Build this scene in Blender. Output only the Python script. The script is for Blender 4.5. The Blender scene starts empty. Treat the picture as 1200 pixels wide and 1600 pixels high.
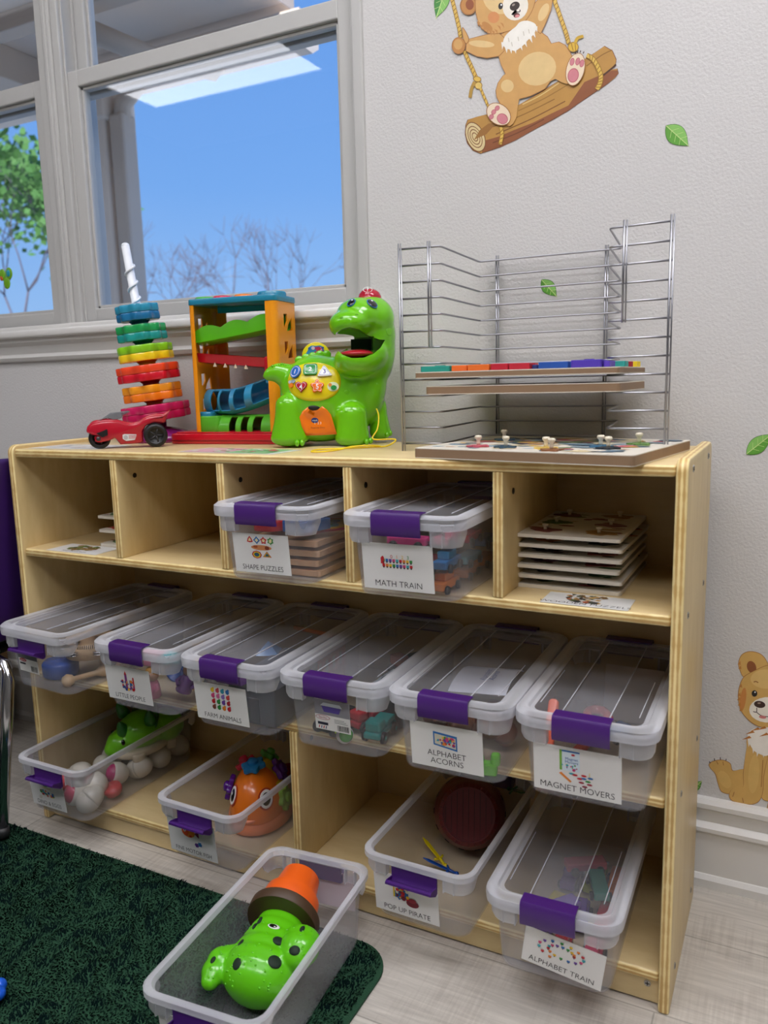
import bpy, bmesh, math, random
from mathutils import Vector, Matrix, Euler
from math import sin, cos, pi, radians as R

SC = bpy.context.scene
COL = SC.collection

# ------------------------------------------------------------------ camera
CAM = Vector((1.33132, -1.02798, 0.86552))
C_FWD = Vector((-0.451713, 0.877292, -0.162216))
C_RIGHT = Vector((0.890654, 0.454004, -0.024823))
C_UP = Vector((-0.051870, 0.155691, 0.986443))
cd = bpy.data.cameras.new('camera')
cam = bpy.data.objects.new('camera', cd); COL.objects.link(cam)
cm = Matrix((C_RIGHT, C_UP, -C_FWD)).transposed().to_4x4(); cm.translation = CAM
cam.matrix_world = cm
cd.sensor_fit = 'VERTICAL'; cd.sensor_height = 32.0; cd.sensor_width = 24.0
cd.lens = 1252.8 * 32.0 / 1600.0
cd.clip_start = 0.02; cd.clip_end = 200
cd.dof.use_dof = True; cd.dof.focus_distance = 1.32; cd.dof.aperture_fstop = 4.5
SC.camera = cam

# ------------------------------------------------------------------ world, sun, exposure
wd = bpy.data.worlds.new('sky'); SC.world = wd; wd.use_nodes = True
nt = wd.node_tree; nt.nodes.clear()
wo = nt.nodes.new('ShaderNodeOutputWorld'); bg = nt.nodes.new('ShaderNodeBackground')
tc = nt.nodes.new('ShaderNodeTexCoord'); sp = nt.nodes.new('ShaderNodeSeparateXYZ'); rp = nt.nodes.new('ShaderNodeValToRGB')
nt.links.new(tc.outputs['Generated'], sp.inputs[0]); nt.links.new(sp.outputs['Z'], rp.inputs[0])
rp.color_ramp.elements[0].position = 0.0; rp.color_ramp.elements[0].color = (0.42, 0.66, 1.0, 1)
rp.color_ramp.elements[1].position = 0.55; rp.color_ramp.elements[1].color = (0.12, 0.33, 0.87, 1)
e = rp.color_ramp.elements.new(0.22); e.color = (0.22, 0.47, 0.96, 1)
nt.links.new(rp.outputs[0], bg.inputs[0]); bg.inputs[1].default_value = .85
nt.links.new(bg.outputs[0], wo.inputs[0])
sd = bpy.data.lights.new('sun', 'SUN'); sd.energy = 6.0; sd.angle = R(0.6); sd.color = (1, .95, .88)
sun = bpy.data.objects.new('sun', sd); COL.objects.link(sun); sun.rotation_euler = (R(50), 0, R(20))
SC.view_settings.view_transform = 'Standard'; SC.view_settings.look = 'None'
SC.view_settings.exposure = 0.3; SC.view_settings.gamma = 1.0; SC.view_settings.use_curve_mapping = False
SC.cycles.transparent_max_bounces = 48
SC.cycles.max_bounces = 8; SC.cycles.diffuse_bounces = 4
SC.cycles.sample_clamp_indirect = 6.0
SC.cycles.caustics_reflective = False; SC.cycles.caustics_refractive = False

LIGHT_POWER = 1.0

# ------------------------------------------------------------------ materials
def lin(c):
    if isinstance(c, str):
        c = tuple(int(c[i:i + 2], 16) / 255 for i in (0, 2, 4))
    return tuple((v / 12.92 if v <= .04045 else ((v + .055) / 1.055) ** 2.4) for v in c) + (1,)

MATS = {}
def pm(hexc, rough=.5, metal=0., alpha=1., spec=.5, coat=0., noise=0., nscale=30., bump=0., bscale=200., emit=0., trans=0., sss=0.):
    key = (hexc, rough, metal, alpha, spec, coat, noise, nscale, bump, bscale, emit, trans, sss)
    if key in MATS: return MATS[key]
    m = bpy.data.materials.new('paint_' + str(len(MATS))); m.use_nodes = True
    nt = m.node_tree; b = nt.nodes['Principled BSDF']; c = lin(hexc)
    b.inputs['Base Color'].default_value = c
    b.inputs['Roughness'].default_value = rough; b.inputs['Metallic'].default_value = metal
    b.inputs['Alpha'].default_value = alpha; b.inputs['Specular IOR Level'].default_value = spec
    b.inputs['Coat Weight'].default_value = coat; b.inputs['Transmission Weight'].default_value = trans
    if sss: b.inputs['Subsurface Weight'].default_value = sss; b.inputs['Subsurface Scale'].default_value = .01
    if emit: b.inputs['Emission Color'].default_value = c; b.inputs['Emission Strength'].default_value = emit
    if noise or bump:
        tc = nt.nodes.new('ShaderNodeTexCoord')
    if noise:
        n = nt.nodes.new('ShaderNodeTexNoise'); n.inputs['Scale'].default_value = nscale; n.inputs['Detail'].default_value = 4
        nt.links.new(tc.outputs['Object'], n.inputs['Vector'])
        mx = nt.nodes.new('ShaderNodeMix'); mx.data_type = 'RGBA'
        mx.inputs[6].default_value = tuple(min(1, v * (1 - noise)) for v in c[:3]) + (1,)
        mx.inputs[7].default_value = tuple(min(1, v * (1 + noise)) for v in c[:3]) + (1,)
        nt.links.new(n.outputs['Fac'], mx.inputs[0]); nt.links.new(mx.outputs[2], b.inputs['Base Color'])
    if bump:
        n2 = nt.nodes.new('ShaderNodeTexNoise'); n2.inputs['Scale'].default_value = bscale; n2.inputs['Detail'].default_value = 3
        nt.links.new(tc.outputs['Object'], n2.inputs['Vector'])
        bp = nt.nodes.new('ShaderNodeBump'); bp.inputs['Strength'].default_value = bump; bp.inputs['Distance'].default_value = .002
        nt.links.new(n2.outputs['Fac'], bp.inputs['Height']); nt.links.new(bp.outputs[0], b.inputs['Normal'])
    MATS[key] = m
    return m

def plastic(c, rough=.25): return pm(c, rough=rough, spec=.5, coat=.25)

def wood_face(name, c0, c1, stretch=(2, 2, 20), rough=.38):
    m = bpy.data.materials.new(name); m.use_nodes = True; nt = m.node_tree; b = nt.nodes['Principled BSDF']
    tc = nt.nodes.new('ShaderNodeTexCoord'); mp = nt.nodes.new('ShaderNodeMapping'); mp.inputs['Scale'].default_value = stretch
    n = nt.nodes.new('ShaderNodeTexNoise'); n.inputs['Scale'].default_value = 5; n.inputs['Detail'].default_value = 6; n.inputs['Roughness'].default_value = .65
    r = nt.nodes.new('ShaderNodeValToRGB'); r.color_ramp.elements[0].position = .3; r.color_ramp.elements[1].position = .7
    r.color_ramp.elements[0].color = lin(c0); r.color_ramp.elements[1].color = lin(c1)
    nt.links.new(tc.outputs['Object'], mp.inputs[0]); nt.links.new(mp.outputs[0], n.inputs['Vector']); nt.links.new(n.outputs['Fac'], r.inputs[0])
    nt.links.new(r.outputs[0], b.inputs['Base Color']); b.inputs['Roughness'].default_value = rough
    return m

def ply_edge(name, axis, plies, t, c0='C9A260', c1='F2DDA0'):
    """layered plywood edge: stripes across the thickness axis of the board"""
    m = bpy.data.materials.new(name); m.use_nodes = True; nt = m.node_tree; b = nt.nodes['Principled BSDF']
    tc = nt.nodes.new('ShaderNodeTexCoord'); s = nt.nodes.new('ShaderNodeSeparateXYZ'); nt.links.new(tc.outputs['Object'], s.inputs[0])
    mu = nt.nodes.new('ShaderNodeMath'); mu.operation = 'MULTIPLY'; mu.inputs[1].default_value = 2 * pi * plies / 2 / t
    nt.links.new(s.outputs[axis], mu.inputs[0])
    co = nt.nodes.new('ShaderNodeMath'); co.operation = 'COSINE'; nt.links.new(mu.outputs[0], co.inputs[0])
    n = nt.nodes.new('ShaderNodeTexNoise'); n.inputs['Scale'].default_value = 60; nt.links.new(tc.outputs['Object'], n.inputs['Vector'])
    ma = nt.nodes.new('ShaderNodeMath'); ma.operation = 'MULTIPLY_ADD'; ma.inputs[1].default_value = .35; nt.links.new(co.outputs[0], ma.inputs[0])
    nt.links.new(n.outputs['Fac'], ma.inputs[2])
    r = nt.nodes.new('ShaderNodeValToRGB'); r.color_ramp.elements[0].position = .25; r.color_ramp.elements[1].position = .75
    r.color_ramp.elements[0].color = lin(c0); r.color_ramp.elements[1].color = lin(c1)
    nt.links.new(ma.outputs[0], r.inputs[0]); nt.links.new(r.outputs[0], b.inputs['Base Color']); b.inputs['Roughness'].default_value = .35
    return m

def clear_plastic(name, tint, a_face, a_edge, rough=.22, milk=.6):
    """translucent polypropylene: mostly see-through face-on, milkier at grazing angles"""
    m = bpy.data.materials.new(name); m.use_nodes = True; nt = m.node_tree; nt.nodes.clear()
    o = nt.nodes.new('ShaderNodeOutputMaterial'); mix = nt.nodes.new('ShaderNodeMixShader')
    tr = nt.nodes.new('ShaderNodeBsdfTransparent'); tr.inputs[0].default_value = (.95, .95, .96, 1)
    b = nt.nodes.new('ShaderNodeBsdfPrincipled'); b.inputs['Base Color'].default_value = lin(tint); b.inputs['Roughness'].default_value = rough
    b.inputs['Specular IOR Level'].default_value = .45
    lw = nt.nodes.new('ShaderNodeLayerWeight'); lw.inputs['Blend'].default_value = .35
    mr = nt.nodes.new('ShaderNodeMapRange'); mr.inputs['To Min'].default_value = a_face; mr.inputs['To Max'].default_value = a_edge
    nt.links.new(lw.outputs['Facing'], mr.inputs['Value']); nt.links.new(mr.outputs[0], mix.inputs[0])
    nt.links.new(tr.outputs[0], mix.inputs[1]); nt.links.new(b.outputs[0], mix.inputs[2]); nt.links.new(mix.outputs[0], o.inputs[0])
    return m

def glass_mat():
    m = bpy.data.materials.new('window_glass'); m.use_nodes = True; nt = m.node_tree; nt.nodes.clear()
    o = nt.nodes.new('ShaderNodeOutputMaterial'); mix = nt.nodes.new('ShaderNodeMixShader')
    tr = nt.nodes.new('ShaderNodeBsdfTransparent'); tr.inputs[0].default_value = (.93, .95, .97, 1)
    g = nt.nodes.new('ShaderNodeBsdfGlossy'); g.inputs['Roughness'].default_value = .01
    f = nt.nodes.new('ShaderNodeFresnel'); f.inputs[0].default_value = 1.5
    ge = nt.nodes.new('ShaderNodeNewGeometry'); va = nt.nodes.new('ShaderNodeMath'); va.operation = 'MULTIPLY_ADD'; va.inputs[1].default_value = -.8333333; va.inputs[2].default_value = 1.5
    nt.links.new(ge.outputs['Backfacing'], va.inputs[0]); nt.links.new(va.outputs[0], f.inputs[0])
    nt.links.new(f.outputs[0], mix.inputs[0]); nt.links.new(tr.outputs[0], mix.inputs[1]); nt.links.new(g.outputs[0], mix.inputs[2])
    nt.links.new(mix.outputs[0], o.inputs[0])
    return m

# ------------------------------------------------------------------ mesh building
def frame(origin, rot=(0, 0, 0)):
    M = Euler(rot).to_matrix().to_4x4(); M.translation = Vector(origin); return M

def frame_z(origin, zdir, xhint=(1, 0, 0)):
    z = Vector(zdir).normalized(); x = Vector(xhint)
    x = (x - z * x.dot(z)); x = x.normalized() if x.length > 1e-6 else z.orthogonal().normalized()
    y = z.cross(x); M = Matrix((x, y, z)).transposed().to_4x4(); M.translation = Vector(origin); return M

class B:
    def __init__(s): s.bm = bmesh.new(); s.mats = []
    def mi(s, m):
        if m not in s.mats: s.mats.append(m)
        return s.mats.index(m)
    def raw(s, vs, fs, m, M=None, smooth=True):
        k = s.mi(m); V = [s.bm.verts.new((M @ Vector(v)) if M else Vector(v)) for v in vs]
        out = []
        for f in fs:
            try: fc = s.bm.faces.new([V[i] for i in f])
            except ValueError: continue
            fc.material_index = k; fc.smooth = smooth; out.append(fc)
        return V, out
    def merge(s, t, m, M=None, smooth=True):
        t.verts.ensure_lookup_table()
        for i, v in enumerate(t.verts): v.index = i
        s.raw([v.co.copy() for v in t.verts], [[v.index for v in f.verts] for f in t.faces], m, M, smooth)
        t.free(); return s
    def box(s, a, b, m, bev=0., seg=2, M=None, smooth=False):
        t = bmesh.new(); bmesh.ops.create_cube(t, size=1)
        for v in t.verts: v.co = Vector([(a[i] + b[i]) / 2 + v.co[i] * (b[i] - a[i]) for i in range(3)])
        if bev: bmesh.ops.bevel(t, geom=t.edges[:], offset=bev, segments=seg, profile=.5, affect='EDGES')
        return s.merge(t, m, M, smooth and bev > 0)
    def lathe(s, prof, m, n=24, M=None, smooth=True):
        vs = []; fs = []
        for r, z in prof:
            for i in range(n): vs.append((r * cos(2 * pi * i / n), r * sin(2 * pi * i / n), z))
        for j in range(len(prof) - 1):
            for i in range(n):
                k = (i + 1) % n; fs.append((j * n + i, j * n + k, (j + 1) * n + k, (j + 1) * n + i))
        if prof[0][0] > 1e-5: fs.append(tuple(reversed(range(n))))
        if prof[-1][0] > 1e-5: fs.append(tuple(range((len(prof) - 1) * n, len(prof) * n)))
        s.raw(vs, fs, m, M, smooth); return s
    def cyl(s, p0, p1, r0, r1, m, n=16, bev=0., smooth=True):
        p0 = Vector(p0); p1 = Vector(p1); h = (p1 - p0).length
        M = frame_z(p0, p1 - p0)
        pr = [(r0, 0), (r1, h)] if not bev else [(r0 - bev, 0), (r0 - bev * .3, bev * .3), (r0, bev), (r1, h - bev), (r1 - bev * .3, h - bev * .3), (r1 - bev, h)]
        return s.lathe(pr, m, n, M, smooth)
    def ell(s, c, r, m, M=None, u=20, v=12):
        if not hasattr(r, '__len__'): r = (r, r, r)
        pr = [(max(1e-6, sin(pi * j / v)), -cos(pi * j / v)) for j in range(v + 1)]
        vs = []; fs = []; L = frame(c)
        L = L @ Matrix.Diagonal((r[0], r[1], r[2], 1))
        if M is not None: L = M @ L
        return s.lathe(pr, m, u, L)
    def tube(s, pts, r, m, n=8, closed=False, caps=True, M=None, smooth=True):
        P = [Vector(p) for p in pts]; k = len(P); vs = []; fs = []
        rs = r if hasattr(r, '__len__') else [r] * k
        up = None
        for i, p in enumerate(P):
            if closed: d = (P[(i + 1) % k] - P[i - 1])
            else: d = P[min(i + 1, k - 1)] - P[max(i - 1, 0)]
            d = d.normalized()
            if up is None: up = d.orthogonal().normalized()
            x = (up - d * up.dot(d)); x = x.normalized() if x.length > 1e-6 else d.orthogonal().normalized()
            y = d.cross(x); up = x
            for j in range(n): vs.append(p + rs[i] * (x * cos(2 * pi * j / n) + y * sin(2 * pi * j / n)))
        for i in range(k if closed else k - 1):
            a = i * n; b = ((i + 1) % k) * n
            for j in range(n): q = (j + 1) % n; fs.append((a + j, a + q, b + q, b + j))
        if caps and not closed: fs.append(tuple(reversed(range(n)))); fs.append(tuple(range((k - 1) * n, k * n)))
        s.raw(vs, fs, m, M, smooth); return s
    def prism(s, poly, z0, z1, m, M=None, bev=0., smooth=False, seg=2):
        n = len(poly); t = bmesh.new()
        a = [t.verts.new((x, y, z0)) for x, y in poly]; b = [t.verts.new((x, y, z1)) for x, y in poly]
        t.faces.new(list(reversed(a))); t.faces.new(b)
        for i in range(n): j = (i + 1) % n; t.faces.new((a[i], a[j], b[j], b[i]))
        bmesh.ops.recalc_face_normals(t, faces=t.faces[:])
        if bev:
            ed = [e for e in t.edges if abs(e.verts[0].co.z - e.verts[1].co.z) < 1e-9]
            bmesh.ops.bevel(t, geom=ed, offset=bev, segments=seg, profile=.5, affect='EDGES')
        return s.merge(t, m, M, smooth)
    def flat(s, poly, m, M=None, z=0.):
        """a filled flat polygon (concave allowed)"""
        t = bmesh.new(); V = [t.verts.new((x, y, z)) for x, y in poly]
        try:
            f = t.faces.new(V); bmesh.ops.triangulate(t, faces=[f])
        except ValueError: pass
        for f in t.faces:
            f.normal_update()
            if f.normal.z < 0: f.normal_flip()
        return s.merge(t, m, M, False)
    def loft(s, rings, m, cap0=True, cap1=True, M=None, smooth=True, closed=False):
        n = len(rings[0]); vs = [p for r in rings for p in r]; fs = []
        K = len(rings)
        for j in range(K if closed else K - 1):
            a = j * n; b = ((j + 1) % K) * n
            for i in range(n): k = (i + 1) % n; fs.append((a + i, a + k, b + k, b + i))
        if cap0 and not closed: fs.append(tuple(reversed(range(n))))
        if cap1 and not closed: fs.append(tuple(range((K - 1) * n, K * n)))
        s.raw(vs, fs, m, M, smooth); return s
    def mesh(s, name):
        me = bpy.data.meshes.new(name); s.bm.normal_update(); s.bm.to_mesh(me); s.bm.free()
        for m in s.mats: me.materials.append(m)
        return me
    def obj(s, name, parent=None, loc=(0, 0, 0), rot=(0, 0, 0), angle=None):
        me = s.mesh(name)
        if angle is not None:
            try: me.set_sharp_from_angle(angle=R(angle))
            except Exception: pass
        o = bpy.data.objects.new(name, me); COL.objects.link(o)
        o.location = loc; o.rotation_euler = rot
        if parent: o.parent = parent
        return o

def tag(o, label=None, cat=None, group=None, kind=None):
    if label: o['label'] = label
    if cat: o['category'] = cat
    if group: o['group'] = group
    if kind: o['kind'] = kind
    return o

def thing(name, label, cat, loc=(0, 0, 0), rz=0., group=None, rot=None):
    o = bpy.data.objects.new(name, None); COL.objects.link(o); o.empty_display_size = .02
    o.location = loc; o.rotation_euler = rot if rot else (0, 0, rz)
    return tag(o, label, cat, group)

def structure(o): o['kind'] = 'structure'; return o

def dup(o, loc=None, rot=None, label=None, parent=None):
    c = o.copy(); COL.objects.link(c)
    if parent: c.parent = parent
    if loc is not None: c.location = loc
    if rot is not None: c.rotation_euler = rot
    if label: c['label'] = label
    for ch in list(o.children): dup(ch, parent=c)
    return c

def baked(b, name, parent=None, voxel=.003, smooth=6, mat=None, cuts=(), loc=(0, 0, 0), rot=(0, 0, 0), cutmat=None):
    """fuse overlapping solids of builder b into one skin, optionally carved by cutter builders"""
    mats = b.mats[:]
    o = b.obj(name)
    m = o.modifiers.new('fuse', 'REMESH'); m.mode = 'VOXEL'; m.voxel_size = voxel; m.use_smooth_shade = True
    if smooth: s = o.modifiers.new('soft', 'SMOOTH'); s.iterations = smooth; s.factor = .5
    cs = []
    for cb in cuts:
        c = cb.obj('cut'); cs.append(c)
        q = o.modifiers.new('carve', 'BOOLEAN'); q.operation = 'DIFFERENCE'; q.object = c; q.solver = 'FAST' if hasattr(q, 'solver') else None
    dg = bpy.context.evaluated_depsgraph_get(); dg.update()
    me = bpy.data.meshes.new_from_object(o.evaluated_get(dg))
    old = o.data; o.modifiers.clear(); o.data = me; bpy.data.meshes.remove(old); me.name = name
    for c in cs: d = c.data; bpy.data.objects.remove(c); bpy.data.meshes.remove(d)
    me.materials.clear(); me.materials.append(mat or mats[0])
    if cutmat: me.materials.append(cutmat)
    if parent: o.parent = parent
    o.location = loc; o.rotation_euler = rot
    return o

def text_builder(b, txt, size, m, M, align='CENTER', sx=1., thin=0., z=0.):
    """lettering as flat mesh glyphs in the XY plane of M"""
    cu = bpy.data.curves.new('t', 'FONT'); cu.body = txt; cu.size = size; cu.align_x = align; cu.fill_mode = 'FRONT'; cu.resolution_u = 3
    cu.offset = -thin
    o = bpy.data.objects.new('t', cu); COL.objects.link(o)
    dg = bpy.context.evaluated_depsgraph_get(); dg.update()
    me = bpy.data.meshes.new_from_object(o.evaluated_get(dg))
    k = M @ Matrix.Diagonal((sx, 1, 1, 1))
    b.raw([(v.co.x, v.co.y, z) for v in me.vertices], [tuple(p.vertices) for p in me.polygons], m, k, False)
    bpy.data.objects.remove(o); bpy.data.curves.remove(cu); bpy.data.meshes.remove(me)

def rrect(hw, hl, r, z, n=5, cx=0., cy=0.):
    out = []
    for q, (sx, sy) in enumerate(((1, 1), (-1, 1), (-1, -1), (1, -1))):
        for i in range(n + 1):
            a = pi / 2 * q + pi / 2 * i / n
            out.append((cx + sx * (hw - r) + r * cos(a), cy + sy * (hl - r) + r * sin(a), z))
    return out

def circ(cx, cy, rx, ry, n=20, a0=0.): return [(cx + rx * cos(2 * pi * i / n + a0), cy + ry * sin(2 * pi * i / n + a0)) for i in range(n)]

def gear_poly(r, d, k, n=96, ph=0.):
    return [((r + d * cos(k * t)) * cos(t + ph), (r + d * cos(k * t)) * sin(t + ph)) for t in (2 * pi * i / n for i in range(n))]
def star_poly(ro, ri, k=5, ph=pi / 2): return [((ro if i % 2 == 0 else ri) * cos(ph + pi * i / k), (ro if i % 2 == 0 else ri) * sin(ph + pi * i / k)) for i in range(2 * k)]

WHITE = pm('ECEBE8', rough=.5)
INK = pm('18181A', rough=.7)
# ================================================================== THE ROOM
WY = .335            # face of the window wall
TW = .09             # its thickness
X0, X1, YF, CH = -2.6, 2.2, -3.0, 2.5
WALL = pm('CFCDCB', rough=.75, spec=.25, bump=.45, bscale=230)
TRIMM = pm('DCDAD6', rough=.4, spec=.4)
WINW = pm('BCBBB8', rough=.4, spec=.4)  # white vinyl frames; their backlit shade is put into this grey
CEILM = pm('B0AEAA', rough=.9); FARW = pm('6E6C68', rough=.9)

def floor_mat():
    m = bpy.data.materials.new('whitewashed_planks'); m.use_nodes = True; nt = m.node_tree; b = nt.nodes['Principled BSDF']
    tc = nt.nodes.new('ShaderNodeTexCoord')
    mp = nt.nodes.new('ShaderNodeMapping'); mp.inputs['Rotation'].default_value = (0, 0, 0)
    nt.links.new(tc.outputs['Object'], mp.inputs[0])
    br = nt.nodes.new('ShaderNodeTexBrick'); br.inputs['Scale'].default_value = 1.0
    br.inputs['Brick Width'].default_value = 1.2; br.inputs['Row Height'].default_value = .18; br.inputs['Mortar Size'].default_value = .0012
    br.inputs['Color1'].default_value = lin('CBC6BE'); br.inputs['Color2'].default_value = lin('D6D2CA'); br.inputs['Mortar'].default_value = lin('A8A49C')
    br.offset = .4
    nt.links.new(mp.outputs[0], br.inputs['Vector'])
    g = nt.nodes.new('ShaderNodeMapping'); g.inputs['Scale'].default_value = (2.2, 34, 1); nt.links.new(tc.outputs['Object'], g.inputs[0])
    n = nt.nodes.new('ShaderNodeTexNoise'); n.inputs['Scale'].default_value = 3; n.inputs['Detail'].default_value = 9; n.inputs['Roughness'].default_value = .7; n.inputs['Distortion'].default_value = .6
    nt.links.new(g.outputs[0], n.inputs['Vector'])
    g2 = nt.nodes.new('ShaderNodeMapping'); g2.inputs['Scale'].default_value = (60, 2.5, 1); nt.links.new(tc.outputs['Object'], g2.inputs[0])
    n2 = nt.nodes.new('ShaderNodeTexNoise'); n2.inputs['Scale'].default_value = 3; n2.inputs['Detail'].default_value = 4; nt.links.new(g2.outputs[0], n2.inputs['Vector'])
    n3 = nt.nodes.new('ShaderNodeTexNoise'); n3.inputs['Scale'].default_value = 9; nt.links.new(tc.outputs['Object'], n3.inputs['Vector'])
    mm = nt.nodes.new('ShaderNodeMath'); mm.operation = 'MULTIPLY'; nt.links.new(n2.outputs['Fac'], mm.inputs[0]); nt.links.new(n3.outputs['Fac'], mm.inputs[1])
    r = nt.nodes.new('ShaderNodeValToRGB'); r.color_ramp.elements[0].position = .3; r.color_ramp.elements[1].position = .7
    r.color_ramp.elements[0].color = (.68, .66, .64, 1); r.color_ramp.elements[1].color = (1.06, 1.05, 1.03, 1)
    nt.links.new(n.outputs['Fac'], r.inputs[0])
    r2 = nt.nodes.new('ShaderNodeValToRGB'); r2.color_ramp.elements[0].position = .22; r2.color_ramp.elements[1].position = .36
    r2.color_ramp.elements[0].color = (1, 1, 1, 1); r2.color_ramp.elements[1].color = (.86, .85, .84, 1)
    nt.links.new(mm.outputs[0], r2.inputs[0])
    mx = nt.nodes.new('ShaderNodeMix'); mx.data_type = 'RGBA'; mx.blend_type = 'MULTIPLY'; mx.inputs[0].default_value = 1
    nt.links.new(br.outputs['Color'], mx.inputs[6]); nt.links.new(r.outputs[0], mx.inputs[7])
    mx2 = nt.nodes.new('ShaderNodeMix'); mx2.data_type = 'RGBA'; mx2.blend_type = 'MULTIPLY'; mx2.inputs[0].default_value = 1
    nt.links.new(mx.outputs[2], mx2.inputs[6]); nt.links.new(r2.outputs[0], mx2.inputs[7])
    nt.links.new(mx2.outputs[2], b.inputs['Base Color']); b.inputs['Roughness'].default_value = .42
    bp = nt.nodes.new('ShaderNodeBump'); bp.inputs['Strength'].default_value = .25; bp.inputs['Distance'].default_value = .001
    nt.links.new(n.outputs['Fac'], bp.inputs['Height']); nt.links.new(bp.outputs[0], b.inputs['Normal'])
    return m

b = B(); b.box((X0, YF, -.05), (X1, WY + TW, 0), floor_mat()); structure(b.obj('floor'))
b = B(); b.box((X0, YF, CH), (X1, WY + TW, CH + .05), CEILM); structure(b.obj('ceiling'))
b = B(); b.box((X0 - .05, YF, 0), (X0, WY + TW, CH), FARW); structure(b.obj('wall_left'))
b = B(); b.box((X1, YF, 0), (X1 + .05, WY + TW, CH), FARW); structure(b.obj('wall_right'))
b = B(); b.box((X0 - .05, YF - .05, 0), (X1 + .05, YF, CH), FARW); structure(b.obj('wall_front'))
# window wall with one opening for the pair of windows
OX0, OX1, OZ0, OZ1 = -.93, .612, 1.0, 2.15
b = B()
for a, c in (((X0, WY, 0), (OX0, WY + TW, CH)), ((OX1, WY, 0), (X1, WY + TW, CH)), ((OX0, WY, 0), (OX1, WY + TW, OZ0)), ((OX0, WY, OZ1), (OX1, WY + TW, CH))):
    b.box(a, c, WALL)
structure(b.obj('wall_back'))

# skirting: profile swept along x
def skirt(x0, x1, name):
    pr = [(0, 0), (-.017, 0), (-.017, .014), (-.012, .021), (-.010, .022), (-.010, .098), (-.016, .101), (-.016, .108), (-.007, .116), (-.009, .138), (-.014, .142), (-.014, .150), (-.009, .157), (0, .158)]
    b = B(); rings = [[(x, WY + y, z) for y, z in pr] for x in (x0, x1)]
    b.loft(rings, TRIMM, smooth=False); return structure(b.obj(name))
skirt(X0, X1, 'baseboard_back')

# windows: double hung, lower sash inside the upper one
GLASS = glass_mat()
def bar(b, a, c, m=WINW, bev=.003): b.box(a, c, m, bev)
def sash(b, x0, x1, z0, z1, y0, y1, w, wb):
    bar(b, (x0, y0, z0), (x0 + w, y1, z1)); bar(b, (x1 - w, y0, z0), (x1, y1, z1))
    bar(b, (x0 + w - .002, y0, z0), (x1 - w + .002, y1, z0 + wb)); bar(b, (x0 + w - .002, y0, z1 - w), (x1 - w + .002, y1, z1))
    s = .007   # glazing bead
    for a, c in (((x0 + w, y0 + .008, z0 + wb), (x0 + w + s, y1, z1 - w)), ((x1 - w - s, y0 + .008, z0 + wb), (x1 - w, y1, z1 - w)),
                 ((x0 + w, y0 + .008, z0 + wb), (x1 - w, y1, z0 + wb + s)), ((x0 + w, y0 + .008, z1 - w - s), (x1 - w, y1, z1 - w))):
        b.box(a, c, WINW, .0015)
def window(name, x0, x1):
    root = bpy.data.objects.new(name, None); COL.objects.link(root); root.location = (0, 0, 0); structure(root)
    f = B(); y0 = WY - .006; yb = WY + TW
    jw = .022
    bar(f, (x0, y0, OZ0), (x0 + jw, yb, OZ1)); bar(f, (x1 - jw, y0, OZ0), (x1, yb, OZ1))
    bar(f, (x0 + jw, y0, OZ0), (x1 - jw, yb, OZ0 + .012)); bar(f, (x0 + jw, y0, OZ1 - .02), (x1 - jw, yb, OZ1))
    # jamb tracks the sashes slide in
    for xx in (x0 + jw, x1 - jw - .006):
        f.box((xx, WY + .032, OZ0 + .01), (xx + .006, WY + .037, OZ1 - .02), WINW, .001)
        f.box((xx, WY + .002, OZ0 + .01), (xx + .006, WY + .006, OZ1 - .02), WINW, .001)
    f.obj('window_frame', root)
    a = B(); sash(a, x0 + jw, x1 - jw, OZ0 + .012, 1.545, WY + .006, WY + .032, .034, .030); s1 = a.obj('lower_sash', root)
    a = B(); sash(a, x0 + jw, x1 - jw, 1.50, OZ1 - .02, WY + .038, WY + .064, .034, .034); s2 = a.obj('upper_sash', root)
    g = B(); g.box((x0 + jw + .030, WY + .018, OZ0 + .038), (x1 - jw - .030, WY + .021, 1.516), GLASS); g.obj('pane', s1)
    g = B(); g.box((x0 + jw + .030, WY + .050, 1.53), (x1 - jw - .030, WY + .053, OZ1 - .05), GLASS); g.obj('pane', s2)
window('window_1', -.150, .612)
window('window_2', -.93, -.176)
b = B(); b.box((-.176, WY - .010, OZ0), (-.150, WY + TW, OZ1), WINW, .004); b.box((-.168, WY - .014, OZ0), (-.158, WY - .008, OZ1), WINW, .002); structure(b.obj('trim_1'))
# stool and apron
b = B(); b.box((-.98, WY - .034, .984), (.655, WY + .002, 1.002), TRIMM, .005, 3, smooth=True); b.box((-.96, WY - .018, 1.0), (.615, WY + .012, 1.012), TRIMM, .003)
structure(b.obj('trim_2'))
pr = [(0, .93), (-.008, .932), (-.012, .940), (-.009, .948), (-.013, .966), (-.022, .975), (-.024, .985), (0, .985)]
b = B(); b.loft([[(x, WY + y, z) for y, z in pr] for x in (-.96, .635)], TRIMM, smooth=False); structure(b.obj('trim_3'))

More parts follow.
